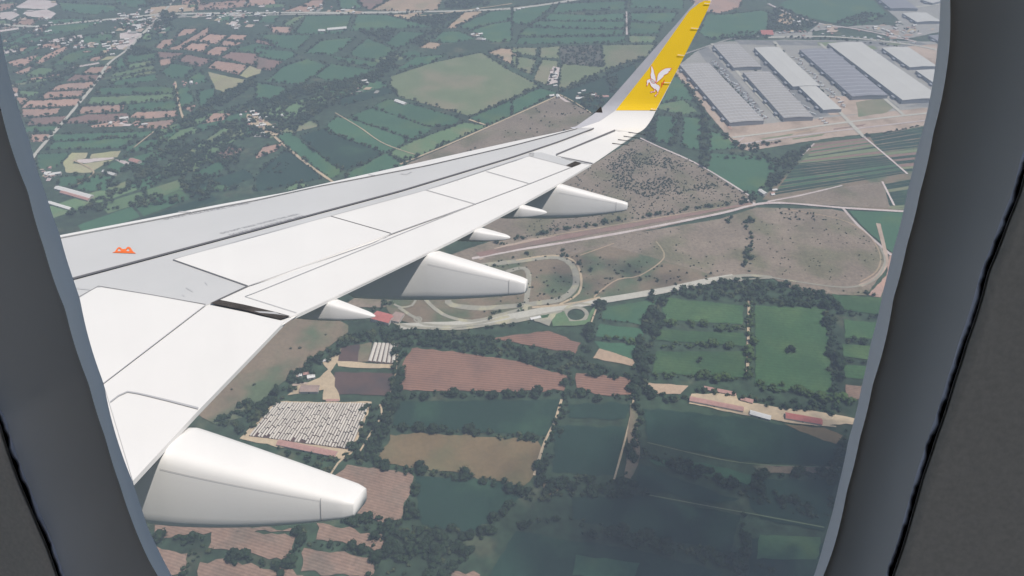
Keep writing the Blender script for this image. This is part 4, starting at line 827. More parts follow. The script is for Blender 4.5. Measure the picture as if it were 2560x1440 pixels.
barn((1760, 969), (1838, 984), (1757, 976), 4, 'roof_pink', 'narrow pinkish barn among trees behind the longest barn')
barn((1852, 995), (1882, 1003), (1850, 1003), 4, 'roof_pink', 'short pink roofed shed between two long barns')
barn((1875, 1029), (1926, 1043), (1874, 1039), 4, 'roof_white', 'low pale shed on the dirt yard between the barns')
barn((1962, 1036), (2052, 1052), (1958, 1049), 5, 'roof_red', 'bright red roofed barn on the pale dirt yard')
barn((944, 784), (987, 795), (940, 806), 7, 'roof_red', 'big red roofed hall beside the test circuit', 'hall', rise=.1)
barn((990, 785), (1012, 790), (978, 806), 6, 'roof_tan', 'tan roofed annexe right of the red roofed hall', 'hall', rise=.08)
barn((755, 968), (800, 968), (748, 984), 5, 'roof_tan', 'brown roofed farm shed above the dense greenhouses')
barn((817, 1001), (848, 1001), (815, 1005), 3, 'roof_pink', 'small pink shed touching the upper edge of the dense greenhouses')
barn((700, 1103), (845, 1133), (696, 1116), 4, 'roof_pink', 'long pinkish shed along the lower edge of the dense greenhouses')
barn((805, 902), (826, 898), (806, 907), 3, 'roof_white', 'white farmhouse on the sandy triangle beside the trees', 'house')
barn((1325, 797), (1350, 792), (1326, 802), 3, 'roof_white', 'small white pavilion beside the track under the runway', 'pavilion')
barn((148, 468), (236, 492), (150, 478), 4, 'roof_white', 'pale long shed near the left window edge, upper of two', 'shed')
barn((158, 480), (228, 500), (160, 487), 4, 'roof_pink', 'pinkish long shed between two pale sheds at left', 'shed')
barn((126, 506), (182, 523), (128, 513), 4, 'roof_white', 'bright white shed just above the wing at the left', 'shed')
barn((322, 405), (344, 412), (330, 398), 5, 'roof_pink', 'pink roofed building beside the olive field at left', 'building')
barn((255, 432), (285, 442), (258, 426), 4, 'roof_white', 'pale low shed behind the pink roofed building', 'shed')
barn((985, 255), (1010, 264), (990, 250), 4, 'roof_white', 'small pale shed at the corner of the striped green field', 'shed')
barn((818, 74), (866, 70), (820, 78), 5, 'roof_white', 'bright white hall in the far green fields', 'hall')
barn((798, 76), (815, 76), (800, 80), 4, 'roof_white', 'small white shed left of the bright far hall', 'shed')
barn((1895, 80), (1925, 80), (1896, 90), 5, 'roof_red', 'dark red roofed hall beside the winglet tip', 'hall')
barn((1487, 242), (1520, 241), (1489, 246), 4, 'roof_pink', 'low pink shed among trees behind the winglet root', 'shed')
barn((1438, 246), (1460, 245), (1440, 250), 4, 'roof_white', 'low white shed among trees behind the winglet root', 'shed')
# greenhouses -------------------------------------------------------
def tunnel(A, u, v, L, Wd, label, group, h=2.6):
    r = empty('greenhouse'); tag(r, label, 'greenhouse', group)
    if u.cross(v).z < 0: A = A + v * Wd; v = -v
    place(r, A, u, v); V = []; F = []; n = 8
    for x in (0, L):
        for k in range(n + 1):
            a = math.pi * k / n; V.append((x, Wd / 2 - Wd / 2 * math.cos(a), h * (.35 + .65 * math.sin(a)) if 0 < k < n else 0))
    for k in range(n): F.append((k, n + 1 + k, n + 2 + k, k + 1))
    mesh('film_roof', V, F, M['poly'], r)
    for x, e in ((0, -.05), (L, .05)):
        mesh('end_wall', [(x + e, a[1], a[2]) for a in V[:n + 1]], [tuple(range(n + 1)) if e > 0 else tuple(range(n, -1, -1))], M['hoop'], r)
A, u, Lw, v, Ld = frame_w((690, 1007), (927, 1010), (640, 1094))
c_ = G(877, 1127); a_ = G(690, 1007); b_ = G(927, 1010); d_ = G(622, 1092)
nc = 36; cnt = 0
for i in range(nc):
    f0, f1 = i / nc, (i + .80) / nc
    L_ = lambda p, q, f: Vector((p[0] + (q[0] - p[0]) * f, p[1] + (q[1] - p[1]) * f, 0))
    t0, t1 = L_(a_, b_, f0), L_(a_, b_, f1); e0, e1 = L_(d_, c_, f0), L_(d_, c_, f1)
    axis = (e0 - t0); LL = axis.length; axis /= LL; side_ = (t1 - t0); w_row = side_.length; side_ -= axis * side_.dot(axis); w_row = side_.length; side_ /= w_row
    y = 0
    while y < LL - 8:
        seg = min(random.choice([LL, LL * .5, 22, 14, 14, 11, 18]) if (i < 4 or i % 5 == 0) else random.choice([11, 14, 9, 20, 30, 16]), LL - y)
        hh = random.uniform(2.4, 4.2)
        tunnel(t0 + axis * y, axis, side_, seg - 1.5, w_row, 'pale film tunnel packed into the dense greenhouse block beside the big flap fairing', 'tunnels of the dense greenhouse block', hh); y += seg; cnt += 1
print('tunnels', cnt)
a_ = G(935, 859); b_ = G(994, 862); d_ = G(920, 905); c_ = G(990, 912)
for i in range(6):
    t0, t1 = [Vector((a_[0] + (b_[0] - a_[0]) * f, a_[1] + (b_[1] - a_[1]) * f, 0)) for f in (i / 6, (i + .9) / 6)]; e0 = Vector((d_[0] + (c_[0] - d_[0]) * i / 6, d_[1] + (c_[1] - d_[1]) * i / 6, 0))
    ax_ = e0 - t0; LL = ax_.length; ax_ /= LL; sd_ = t1 - t0; sd_ -= ax_ * sd_.dot(ax_); w_row = sd_.length; sd_ /= w_row
    tunnel(t0, ax_, sd_, LL, w_row, 'long pale tunnel in the row of six beside the dark striped plot', 'row of six long tunnels', 3.6)
# houses of the villages --------------------------------------------
def house_proto(k):
    r = empty('house'); L = (14, 11, 20, 9)[k]; Wd = (9, 8, 10, 7)[k]; h = (5, 4, 6, 3.5)[k]
    gable(r, L, Wd, h, ('roof_white', 'roof_pink', 'roof_white', 'roof_tan')[k]); return r
HP = [house_proto(k) for k in range(4)]
def copy_tree(o, parent=None):
    c = o.copy(); col.objects.link(c)
    if parent: c.parent = parent
    for ch in list(o.children): copy_tree(ch, c)
    return c
hused = set()
VIL = [((335, 60), 44, 50, 20, 'small house in the village where the straight road meets the highway'), ((385, 60), 26, 22, 14, 'small house beside the straight road near the highway junction'), ((560, 38), 36, 90, 8, 'small roadside house along the highway left of centre'),
       ((600, 65), 10, 40, 12, 'pale small house in the fields below the highway'), ((215, 118), 18, 60, 8, 'tiny white house in the far left hamlet'), ((290, 115), 16, 30, 12, 'tiny pale house left of the straight road'), ((820, 25), 12, 60, 10, 'pale far house beside the highway at the top'),
       ((650, 310), 22, 26, 20, 'small house in the sandy hamlet at the track junction'), ((625, 292), 8, 12, 8, 'small house at the upper end of the sandy hamlet'), ((312, 312), 8, 30, 8, 'small farmhouse among the pink strips'), ((900, 212), 5, 26, 8, 'pale farmhouse in the dark tree belt'),
       ((118, 437), 9, 14, 10, 'small house at the left window edge'), ((480, 212), 6, 22, 5, 'small farmhouse between green fields'), ((1195, 92), 6, 16, 8, 'small pale farmhouse amid the far green plots'), ((1440, 235), 7, 50, 14, 'small shed among trees near the winglet root'),
       ((1382, 190), 6, 10, 16, 'small hut on the pale building plot'), ((2240, 80), 30, 60, 18, 'small building in the crowded yards at top right'), ((2040, 80), 12, 50, 6, 'small building along the upper truck road'), ((1990, 60), 5, 20, 8, 'small building beside the pale curving road'),
       ((1925, 488), 4, 14, 5, 'small hut at the track junction'), ((758, 948), 5, 14, 5, 'tiny white shed in the dark trees by the farm'), ((90, 60), 14, 60, 30, 'far small house at the upper left'), ((1250, 25), 6, 60, 5, 'far small house above the highway'), ((120, 100), 6, 60, 22, 'far small house among hedges at the upper left')]
for (c0, n, rx, ry, lab) in VIL:
    grp = 'houses: ' + lab[:60]
    for k in range(n):
        for _ in range(8):
            px = random.gauss(c0[0], rx * .7); py = random.gauss(c0[1], ry * .7)
            if all((px - a) ** 2 + ((py - b) * 1.6) ** 2 > 20 for a, b in hused): break
        hused.add((px, py)); x, y = G(px, py); kk = random.choice([0, 1, 2, 3, 0])
        if kk not in [p[0] for p in ()] and HP[kk].get('label') is None: c = HP[kk]
        else: c = copy_tree(HP[kk])
        c.location = (x, y, 0); c.rotation_euler = (0, 0, random.choice([.3, 1.87]) + random.uniform(-.15, .15)); s = random.uniform(.65, 1.15); c.scale = (s, s, s)
        tag(c, lab, 'house', grp)
# lorries beside the warehouses -------------------------------------
M['lorry_w'] = mat('white_trailer', (.75, .75, .73), .5); M['cabm'] = mat('lorry_cab', (.35, .10, .08), .4); M['tyre'] = mat('tyre_black', (.02, .02, .02), .9)
lor = empty('lorry'); V, F = [], []; boxg(V, F, -6.8, 5.0, -1.25, 1.25, 1.0, 4.0); mesh('trailer', V, F, M['lorry_w'], lor)
V, F = [], []; boxg(V, F, 5.3, 7.6, -1.2, 1.2, .6, 3.3); V[5 ] = (7.1, -1.2, 3.3); V[6] = (7.1, 1.2, 3.3); mesh('cab', V, F, M['cabm'], lor)
for x in (-5.5, -4.2, 3.4, 6.5):
    for sgn in (-1, 1):
        V = [(x + .5 * math.cos(a), sgn * 1.05 + dy, .5 + .5 * math.sin(a)) for dy in (-.15, .15) for a in np.linspace(0, 2 * math.pi, 10, endpoint=False)]
        mesh('wheel', V, [(i, (i + 1) % 10, 10 + (i + 1) % 10, 10 + i) for i in range(10)] + [tuple(range(10))[::-1], tuple(range(10, 20))], M['tyre'], lor)
LPs = []
for (a, b, n, lab) in (((1786, 158), (1912, 300), 40, 'white lorry parked between the longest grey warehouse and its neighbour'), ((1985, 145), (2110, 270), 26, 'white lorry parked between the purple and pale warehouses'), ((2180, 128), (2300, 245), 22, 'white lorry parked right of the largest pale warehouse'),
                       ((1945, 215), (2065, 312), 14, 'white lorry by the stepped pale warehouse'), ((1925, 85), (1985, 84), 8, 'white lorry in the yard beyond the park'), ((2100, 92), (2280, 110), 8, 'white lorry on the upper road')):
    for k in range(n):
        f = (k + random.uniform(-.3, .3)) / max(1, n - 1); px = a[0] + (b[0] - a[0]) * f + random.uniform(-7, 7); py = a[1] + (b[1] - a[1]) * f + random.uniform(-1, 1)
        c = lor if not LPs else copy_tree(lor); LPs.append(c); x, y = G(px, py); c.location = (x, y, 2.2); c.rotation_euler = (0, 0, random.choice([.1, .12, 2.2])); tag(c, lab, 'lorry', 'lorries: ' + lab[:50])
# ================================================================== TREES
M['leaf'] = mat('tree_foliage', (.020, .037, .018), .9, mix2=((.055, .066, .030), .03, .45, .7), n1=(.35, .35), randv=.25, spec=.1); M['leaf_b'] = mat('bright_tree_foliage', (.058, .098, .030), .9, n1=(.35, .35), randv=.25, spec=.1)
M['bark'] = mat('tree_bark', (.10, .075, .055), .95, n1=(2, .3)); M['bush'] = mat('grey_green_bush', (.050, .062, .036), .95, n1=(.3, .35), spec=.1)
def ico(sub):
    bm = bmesh.new(); bmesh.ops.create_icosphere(bm, subdivisions=sub, radius=1); v = np.array([q.co[:] for q in bm.verts]); f = np.array([[w.index for w in q.verts] for q in bm.faces]); bm.free(); return v, f
I1, I1f = ico(1); I2, I2f = ico(2)
def crown_arrays(seed, lumps, base, bf):
    r = np.random.default_rng(seed); V = []; F = []; n = 0
    for k in range(lumps):
        a = r.uniform(0, 6.28); d = r.uniform(0, .62) ** .7 if k else 0; z = .62 + r.uniform(-.25, .35) * (1.1 - d)
        R = r.uniform(.28, .46) if k else .55
        v = base * (1 + r.uniform(-.22, .22, (len(base), 1))) * R * np.array([1, 1, .82]); v = v + np.array([d * math.cos(a), d * math.sin(a), z])
        V.append(v); F.append(bf + n); n += len(v)
    # leaf-size tufts through the outer volume
    m = lumps * 14; a = r.uniform(0, 6.28, m); d = np.sqrt(r.uniform(0, 1, m)) * 1.02; z = .62 + r.uniform(-.4, .5, m) * np.sqrt(np.clip(1.08 - d * d, 0, 1)); c = np.stack([d * np.cos(a), d * np.sin(a), z], 1)
    for j in range(m):
        t = r.normal(0, .085, (3, 3)) + c[j]; V.append(t); F.append(np.array([[n, n + 1, n + 2]])); n += 3
    return np.concatenate(V), np.concatenate(F)
def np_mesh(name, V, F, m, parent=None):
    me = bpy.data.meshes.new(name); me.vertices.add(len(V)); me.vertices.foreach_set('co', V.astype(np.float32).ravel())
    me.loops.add(F.size); me.loops.foreach_set('vertex_index', F.astype(np.int32).ravel()); me.polygons.add(len(F)); me.polygons.foreach_set('loop_start', np.arange(0, F.size, 3, dtype=np.int32)); me.polygons.foreach_set('loop_total', np.full(len(F), 3, dtype=np.int32))
    me.materials.append(m); me.update(calc_edges=True); me.validate()
    o = bpy.data.objects.new(name, me); col.objects.link(o)
    if parent: o.parent = parent
    return o
TR = []     # (x, y, radius, kind, label)
def lab_in(t, pts): return [G(*p) for p in Tt(t, pts)]
def HG(t, pts, width, dens=1.0, rad=5.0, kind=0, label='dark tree in a hedge', gap=0.0):
    """hedgerow of trees along a traced line; width in metres"""
    P = lab_in(t, pts)
    for a, b in zip(P, P[1:]):
        l = math.hypot(b[0] - a[0], b[1] - a[1]); n = int(l * max(width, rad) / (rad * rad * 2.4) * dens)
        for _ in range(max(n, 1)):
            f = random.random(); o = random.uniform(-.5, .5) * width; x = a[0] + (b[0] - a[0]) * f - (b[1] - a[1]) / (l or 1) * o; y = a[1] + (b[1] - a[1]) * f + (b[0] - a[0]) / (l or 1) * o
            if gap and noise.noise(Vector((x * .02, y * .02, 5))) < gap - .3: continue
            TR.append((x, y, rad * random.choice([.45, .6, .8, 1, 1.15, 1.6]) * random.uniform(.85, 1.15), kind, label))
def inside(P, x, y):
    c = False; j = len(P) - 1
    for i in range(len(P)):
        if (P[i][1] > y) != (P[j][1] > y) and x < (P[j][0] - P[i][0]) * (y - P[i][1]) / (P[j][1] - P[i][1]) + P[i][0]: c = not c
        j = i
    return c
def WD(t, pts, dens, rad, kind, label, clump=0.0):
    P = lab_in(t, pts); xs = [p[0] for p in P]; ys = [p[1] for p in P]; A = (max(xs) - min(xs)) * (max(ys) - min(ys)); n = int(A / (rad * rad * 2.6) * dens)
    for _ in range(n):
        x = random.uniform(min(xs), max(xs)); y = random.uniform(min(ys), max(ys))
        if inside(P, x, y) and (not clump or noise.noise(Vector((x * .012, y * .012, 2))) > clump - .35): TR.append((x, y, rad * random.uniform(.6, 1.4), kind, label))
D = 0; B = 1; S_ = 2
lw = 'dark tree of the long wood below the test circuit'
WD('px', [(870, 838), (1000, 822), (1130, 838), (1230, 845), (1330, 868), (1440, 890), (1610, 955), (1605, 992), (1590, 950), (1420, 938), (1280, 898), (1130, 876), (1020, 868), (1000, 985), (975, 985), (992, 870), (930, 852), (850, 868), (820, 890)], 1.3, 6, D, lw)
WD('px', [(855, 845), (870, 868), (800, 925), (730, 985), (640, 1060), (560, 1064), (620, 1030), (700, 960), (790, 890)], 1.2, 6, D, 'dark tree of the belt between the brown meadow and the greenhouses')
WD('px', [(560, 1040), (620, 1005), (690, 1000), (650, 1060), (610, 1090), (540, 1060)], 1.0, 6, D, 'dark tree of the belt between the brown meadow and the greenhouses')
WD('px', [(1870, 705), (1960, 710), (2080, 735), (2100, 780), (2090, 775), (1990, 768), (1880, 762), (1860, 755), (1750, 748), (1660, 740), (1700, 722), (1800, 705)], 1.2, 6.5, D, 'dark tree of the wood below the end of the runway')
HG('px', [(1648, 735), (1640, 790), (1618, 850), (1600, 930), (1600, 985)], 32, 1.1, 6.5, D, 'dark tree in the wide hedge left of the bright green fields')
HG('px', [(1505, 760), (1480, 830), (1460, 880)], 18, 1.1, 6, D, 'dark tree in the hedge right of the skid circle')
lb = 'light green tree in the hedges of the bright green fields'
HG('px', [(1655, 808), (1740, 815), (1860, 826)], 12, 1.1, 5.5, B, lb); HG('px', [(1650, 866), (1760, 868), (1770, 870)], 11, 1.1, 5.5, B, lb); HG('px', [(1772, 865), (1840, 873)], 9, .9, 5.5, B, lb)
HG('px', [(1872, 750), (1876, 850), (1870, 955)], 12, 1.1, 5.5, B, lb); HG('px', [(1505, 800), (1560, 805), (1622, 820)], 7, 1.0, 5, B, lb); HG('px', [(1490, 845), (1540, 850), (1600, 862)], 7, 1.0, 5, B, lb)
HG('px', [(1630, 938), (1740, 946), (1870, 948)], 13, 1.2, 5.5, B, lb); HG('px', [(1880, 965), (1960, 975), (2080, 1000), (2130, 1010)], 18, 1.2, 6, B, 'light green tree in the belt above the red roofed barn')
HG('px', [(2070, 750), (2082, 850), (2095, 1000)], 24, 1.2, 6, D, 'dark tree in the hedge at the right window edge'); HG('px', [(2095, 855), (2200, 860)], 8, 1, 5, D, 'dark tree between the small green fields at right'); HG('px', [(2095, 902), (2190, 910)], 8, 1, 5, D, 'dark tree between the small green fields at right')
HG('px', [(2095, 780), (2210, 800)], 12, 1, 5, D, 'dark tree between the small green fields at right')
for p, r_, l_ in (((1750, 905), 7, 'lone dark tree in the lower left bright field'), ((1974, 879), 9, 'lone round tree in the largest bright green field'), ((1985, 881), 5, 'small tree touching the lone round tree')):
    x, y = G(*p); TR.append((x, y, r_, D, l_))
WD('px', [(1730, 975), (1850, 985), (1860, 1000), (1760, 985)], .8, 5, D, 'dark tree among the pink roofed barns'); WD('px', [(1850, 985), (2100, 1010), (2130, 1045), (2000, 1030), (1900, 1015)], .55, 5.5, D, 'dark tree behind the barn yard')
HG('px', [(1610, 990), (1680, 1000), (1720, 1000)], 14, 1.2, 5.5, D, 'dark tree left of the longest barn')
HG('px', [(985, 995), (1100, 988), (1250, 988), (1400, 984), (1500, 996), (1600, 996)], 13, 1.2, 5.5, D, 'dark tree in the hedge below the furrowed pink field')
HG('px', [(990, 870), (998, 930), (980, 1000), (965, 1080), (940, 1130)], 20, 1.1, 5.5, D, 'dark tree in the hedge left of the furrowed pink field'); HG('px', [(1418, 940), (1428, 985), (1405, 1040), (1375, 1120), (1340, 1210)], 18, 1.0, 5.5, D, 'dark tree along the sandy track through the dark fields')
HG('px', [(940, 1075), (1100, 1075), (1250, 1092), (1380, 1102)], 13, 1.2, 5.5, D, 'dark tree in the hedge above the tan field'); HG('px', [(900, 1150), (1000, 1172), (1100, 1185), (1200, 1200), (1310, 1225)], 16, 1.2, 5.5, D, 'dark tree in the hedge below the tan field')
WD('px', [(900, 1010), (985, 1010), (960, 1100), (930, 1160), (860, 1160), (860, 1130), (900, 1090)], .9, 5.5, D, 'dark tree between the greenhouses and the tan field'); WD('px', [(690, 1120), (850, 1140), (830, 1190), (740, 1150)], .7, 5, D, 'dark tree below the long pinkish shed')
WD('px', [(1040, 1180), (1010, 1300), (960, 1320), (960, 1440), (1130, 1440), (1300, 1260), (1420, 1250), (1310, 1230), (1190, 1330), (1050, 1315)], 1.1, 6, D, 'dark tree of the wood at the bottom centre')
WD('px', [(1420, 1190), (1560, 1200), (1620, 1235), (1600, 1250), (1420, 1240), (1360, 1260), (1340, 1230)], 1.1, 6, D, 'dark tree around the small sandy triangle'); HG('px', [(1600, 1000), (1592, 1080), (1570, 1200)], 18, .8, 6, D, 'dark tree in the hedge right of the square dark field')
HG('px', [(1600, 1130), (1750, 1180), (1900, 1240), (2050, 1290)], 26, 1.0, 6, D, 'dark tree in the shaded hedge across the dark fields'); HG('px', [(1420, 1310), (1600, 1350), (1800, 1400), (1950, 1450)], 24, .9, 6, D, 'dark tree in the lowest shaded hedge'); HG('px', [(1880, 1190), (2110, 1190)], 12, .9, 5.5, D, 'dark tree near the lower right window edge')
HG('px', [(1850, 1280), (1860, 1400), (1850, 1500)], 14, .7, 5.5, D, 'dark tree in the lowest shaded hedge'); HG('px', [(1280, 1320), (1420, 1300)], 12, .9, 5.5, D, 'dark tree in the lowest shaded hedge'); HG('px', [(2125, 1080), (2090, 1180), (2070, 1300)], 16, .9, 5.5, D, 'dark tree near the lower right window edge')
l4 = 'dark tree in the hedges between the pink fields below the fairing'
for h_ in ([(860, 1300), (960, 1325), (1000, 1340)], [(740, 1355), (850, 1365), (950, 1390)], [(760, 1310), (740, 1380), (700, 1450)], [(500, 1385), (600, 1400), (740, 1425)], [(480, 1370), (470, 1440)], [(940, 1330), (950, 1400), (930, 1450)], [(880, 1290), (1000, 1310)], [(400, 1345), (520, 1360)]): HG('px', h_, 13, 1.1, 5.5, D, l4)
lc = 'dark tree in a hedge beside the brown scrubland'
HG('px', [(1868, 540), (1872, 600), (1868, 680)], 14, .9, 5.5, D, 'dark tree in the line crossing the round brown field'); HG('px', [(1240, 612), (1400, 575), (1600, 545), (1740, 522), (1850, 505)], 13, .7, 5, D, 'dark tree beside the dirt road across the scrubland'); WD('px', [(1800, 560), (1830, 545), (1815, 570)], .6, 5, D, lc)
WD('px', [(1830, 505), (1880, 490), (1890, 505), (1850, 515)], 1, 5, D, lc); HG('px', [(1160, 690), (1300, 640), (1420, 640)], 12, .25, 4, D, lc); HG('px', [(1200, 800), (1300, 760), (1500, 740)], 20, .1, 4, D, lc); HG('px', [(2090, 725), (2200, 740)], 8, .5, 5, D, lc)
HG('px', [(1420, 620), (1500, 700), (1800, 700)], 60, .03, 4, D, lc); WD('px', [(950, 750), (990, 735), (985, 760), (955, 775)], .8, 5, D, 'dark tree beside the red roofed hall'); HG('px', [(935, 770), (945, 810), (1000, 822)], 8, .7, 4.5, D, 'dark tree beside the red roofed hall')
HG('px', [(1020, 820), (1130, 832), (1300, 812), (1350, 800)], 5, .6, 4, D, 'dark tree between the wood and the runway')
# mid distance
lm = 'dark far tree in the long tree belt through the green fields'
WD('px', [(1110, 70), (1000, 170), (940, 200), (860, 250), (700, 330), (640, 370), (560, 440), (520, 500), (160, 540), (300, 470), (440, 380), (540, 320), (560, 280), (700, 230), (880, 215), (960, 150), (1060, 80)], 1.0, 6.2, D, lm, .25)
WD('a2', [(0, 790), (300, 740), (640, 670), (900, 620), (980, 560), (880, 540), (700, 600), (520, 620), (300, 650), (120, 740)], 1.3, 6.2, D, lm); WD('a2', [(950, 560), (1120, 380), (1290, 260), (1400, 190), (1560, 100), (1300, 120), (1150, 150), (1330, 210), (1240, 290), (1060, 420), (930, 470), (900, 560)], 1.2, 6.2, D, lm)
WD('a1', [(1340, 910), (1560, 760), (1800, 640), (1920, 560), (1920, 640), (1700, 780), (1500, 900), (1400, 1000)], 1.1, 6.2, D, lm); WD('a1', [(1020, 1250), (1100, 1180), (1400, 1010), (1380, 1100), (1200, 1200), (1080, 1330), (980, 1330)], 1.0, 6.2, D, lm)
WD('a2', [(220, 950), (380, 850), (560, 760), (640, 760), (520, 830), (360, 930), (280, 1000)], 1.2, 6.2, D, lm); WD('a1', [(420, 1440), (700, 1320), (1000, 1240), (1100, 1290), (900, 1380), (760, 1440)], .8, 6.2, D, lm, .2)
WD('a1', [(950, 400), (1000, 340), (1180, 380), (1160, 400), (980, 430)], 1, 6.2, D, lm); WD('a1', [(1150, 180), (1240, 90), (1350, 130), (1180, 260)], .9, 9, D, lm); WD('a2', [(1400, 60), (1440, 0), (1760, -20), (1740, 40), (1500, 70)], 1, 9, D, lm); WD('a1', [(1080, 60), (1140, 0), (1560, -20), (1600, 40), (1380, 20)], .7, 9, D, lm)
WD('a2', [(760, 230), (900, 220), (1060, 230), (960, 330), (900, 300)], .8, 6.2, D, lm); WD('a1', [(290, 610), (420, 560), (560, 480), (600, 500), (500, 600), (380, 640)], .9, 6.2, D, lm); WD('a1', [(300, 310), (560, 260), (620, 300), (560, 340), (400, 320)], .5, 6.2, D, lm)
WD('a1', [(20, 380), (140, 330), (200, 380), (120, 420)], .6, 6.2, D, lm); WD('a4', [(0, 240), (0, 110), (80, 60), (250, 120), (380, 180), (280, 230)], .6, 6.2, D, lm); WD('a4', [(700, 100), (900, 110), (700, 200), (500, 175)], .7, 6.2, D, lm); WD('a3', [(1500, 300), (1560, 270), (1920, 220), (1920, 290)], .5, 6.2, D, lm)
WD('a3', [(470, 740), (620, 700), (700, 760), (640, 840), (520, 800)], .7, 6.5, D, 'dark tree behind the winglet root'); WD('a3', [(720, 590), (790, 560), (780, 700), (720, 700)], 1, 6.5, D, 'dark tree behind the winglet root'); HG('a3', [(350, 695), (620, 590), (900, 490), (1000, 440)], 12, 1, 6, D, 'dark tree in the slanting hedge left of the winglet')
for q in ([(1240, 870), (1210, 1100)], [(1430, 880), (1440, 1130), (1420, 1250)], [(1040, 860), (1040, 1060)]): HG('a3', q, 22, 1.2, 6.5, D, 'dark tree in the rows right of the winglet')
HG('a3', [(1300, 640), (1390, 760), (1440, 860), (1550, 980), (1690, 1100), (1920, 1170)], 12, 1.2, 6, D, 'dark tree along the edge of the industrial park'); HG('a3', [(1110, 770), (1300, 740)], 8, 1, 6, D, 'dark tree in the rows right of the winglet'); HG('a3', [(1090, 860), (1430, 880)], 8, 1, 6, D, 'dark tree in the rows right of the winglet')
WD('a4', [(0, 1180), (200, 1130), (330, 1080), (200, 1250), (60, 1400), (0, 1440)], .9, 6, D, 'dark tree in the hedge left of the striped plots'); HG('a3', [(1480, 1180), (1920, 1200)], 10, .8, 6, D, 'dark tree along the edge of the industrial park'); HG('a4', [(720, 1030), (1170, 940)], 6, .8, 4, D, 'small tree along the park fence')
WD('a3', [(360, 350), (660, 340), (690, 500), (370, 480)], .45, 5, S_, 'bush')
for q in ([(1782, 162), (1812, 200), (1902, 298)], [(1790, 185), (1850, 250)], [(1900, 180), (1935, 215)], [(1700, 175), (1720, 165)], [(1935, 110), (1990, 165), (2075, 250)], [(2160, 122), (2215, 160), (2290, 230)], [(1850, 120), (1875, 160), (1890, 180)]):
    HG('px', q, 7, .7, 3.4, D, 'small tree in the planted strip between the warehouses')
for q in ([(1960, 95), (2100, 100), (2270, 120)], [(2200, 60), (2300, 80)], [(1930, 84), (2040, 80)]): HG('px', q, 14, .3, 4, D, 'dark tree among the yards at top right')
# scrub bushes
WD('px', [(1500, 430), (1590, 360), (1700, 410), (1800, 470), (1720, 480), (1640, 500), (1540, 470)], .42, 2.6, S_, 'bush', .22)
WD('px', [(1363, 490), (1590, 345), (1720, 400), (1888, 500), (1700, 535), (1500, 560), (1300, 610)], .075, 2.0, S_, 'bush'); WD('px', [(1540, 595), (1890, 525), (2110, 532), (2215, 640), (2150, 705), (1850, 690), (1650, 660)], .02, 2.0, S_, 'bush', .1); WD('px', [(1150, 380), (1397, 240), (1470, 290), (1440, 330), (1280, 380)], .02, 3, S_, 'bush')
WD('px', [(1180, 670), (1440, 640), (1650, 660), (1790, 690), (1500, 740), (1200, 800)], .04, 2.8, S_, 'bush'); WD('px', [(1920, 520), (2000, 525), (2080, 550), (1980, 560)], .15, 3, S_, 'bush'); WD('px', [(500, 1035), (712, 800), (870, 830), (605, 1045)], .006, 3, S_, 'bush')
# every traced far field gets its hedge
def edges_of(fields, rad, wid, dens, gap):
    for P in fields:
        for i in range(len(P)):
            a, b = P[i], P[(i + 1) % len(P)]; l = math.hypot(b[0] - a[0], b[1] - a[1]); n = int(l / (rad * 1.7) * dens)
            for _ in range(n):
                f = random.random(); x = a[0] + (b[0] - a[0]) * f; y = a[1] + (b[1] - a[1]) * f
                if noise.noise(Vector((x * .008, y * .008, i * 3.1))) < gap: continue
                TR.append((x + random.gauss(0, wid), y + random.gauss(0, wid), rad * random.choice([.4, .6, .8, 1.0, 1.7]), D, lm))
FP = [[(v.co.x, v.co.y) for v in o.data.vertices] for o in sc.objects if o.name.split('.')[0] == 'field' and o.data.materials[0].name in ('g', 'g2', 'p', 'br', 'ol', 'tan', 'gd') and to_px(*o.data.vertices[0].co[:2])[1] < 500 and to_px(*o.data.vertices[0].co[:2])[0] < 1900]
edges_of(FP, 4.6, 1.8, .95, -.30)
# ---- which trees are seen, and largest
def vis(x, y):
    px, py = to_px(x, y, 4)
    if not (0 < py < 1440): return False
    lx = float(np.interp(py, [73, 480, 960, 1440], [5, 118, 265, 435])); rx = float(np.interp(py, [0, 480, 960, 1440], [2345, 2262, 2150, 2030]))
    if not lx < px < rx: return False
    wing_poly = [(0, 620), (400, 535), (1280, 348), (1500, 285), (1740, 0), (1785, 0), (1645, 280), (1590, 340), (1480, 415), (1575, 500), (1570, 530), (1400, 552), (1280, 600), (1140, 605), (1322, 700), (1316, 742), (1130, 756), (730, 800), (500, 1040), (910, 1220), (905, 1295), (600, 1335), (370, 1320)]
    return not inside(wing_poly, px, py)
vt = [t for t in TR if t[3] != S_ and vis(t[0], t[1])]
vt.sort(key=lambda t: -t[2] / math.dist((t[0], t[1], 0), CAM)); near = set(id(t) for t in vt[:296])
protos = []
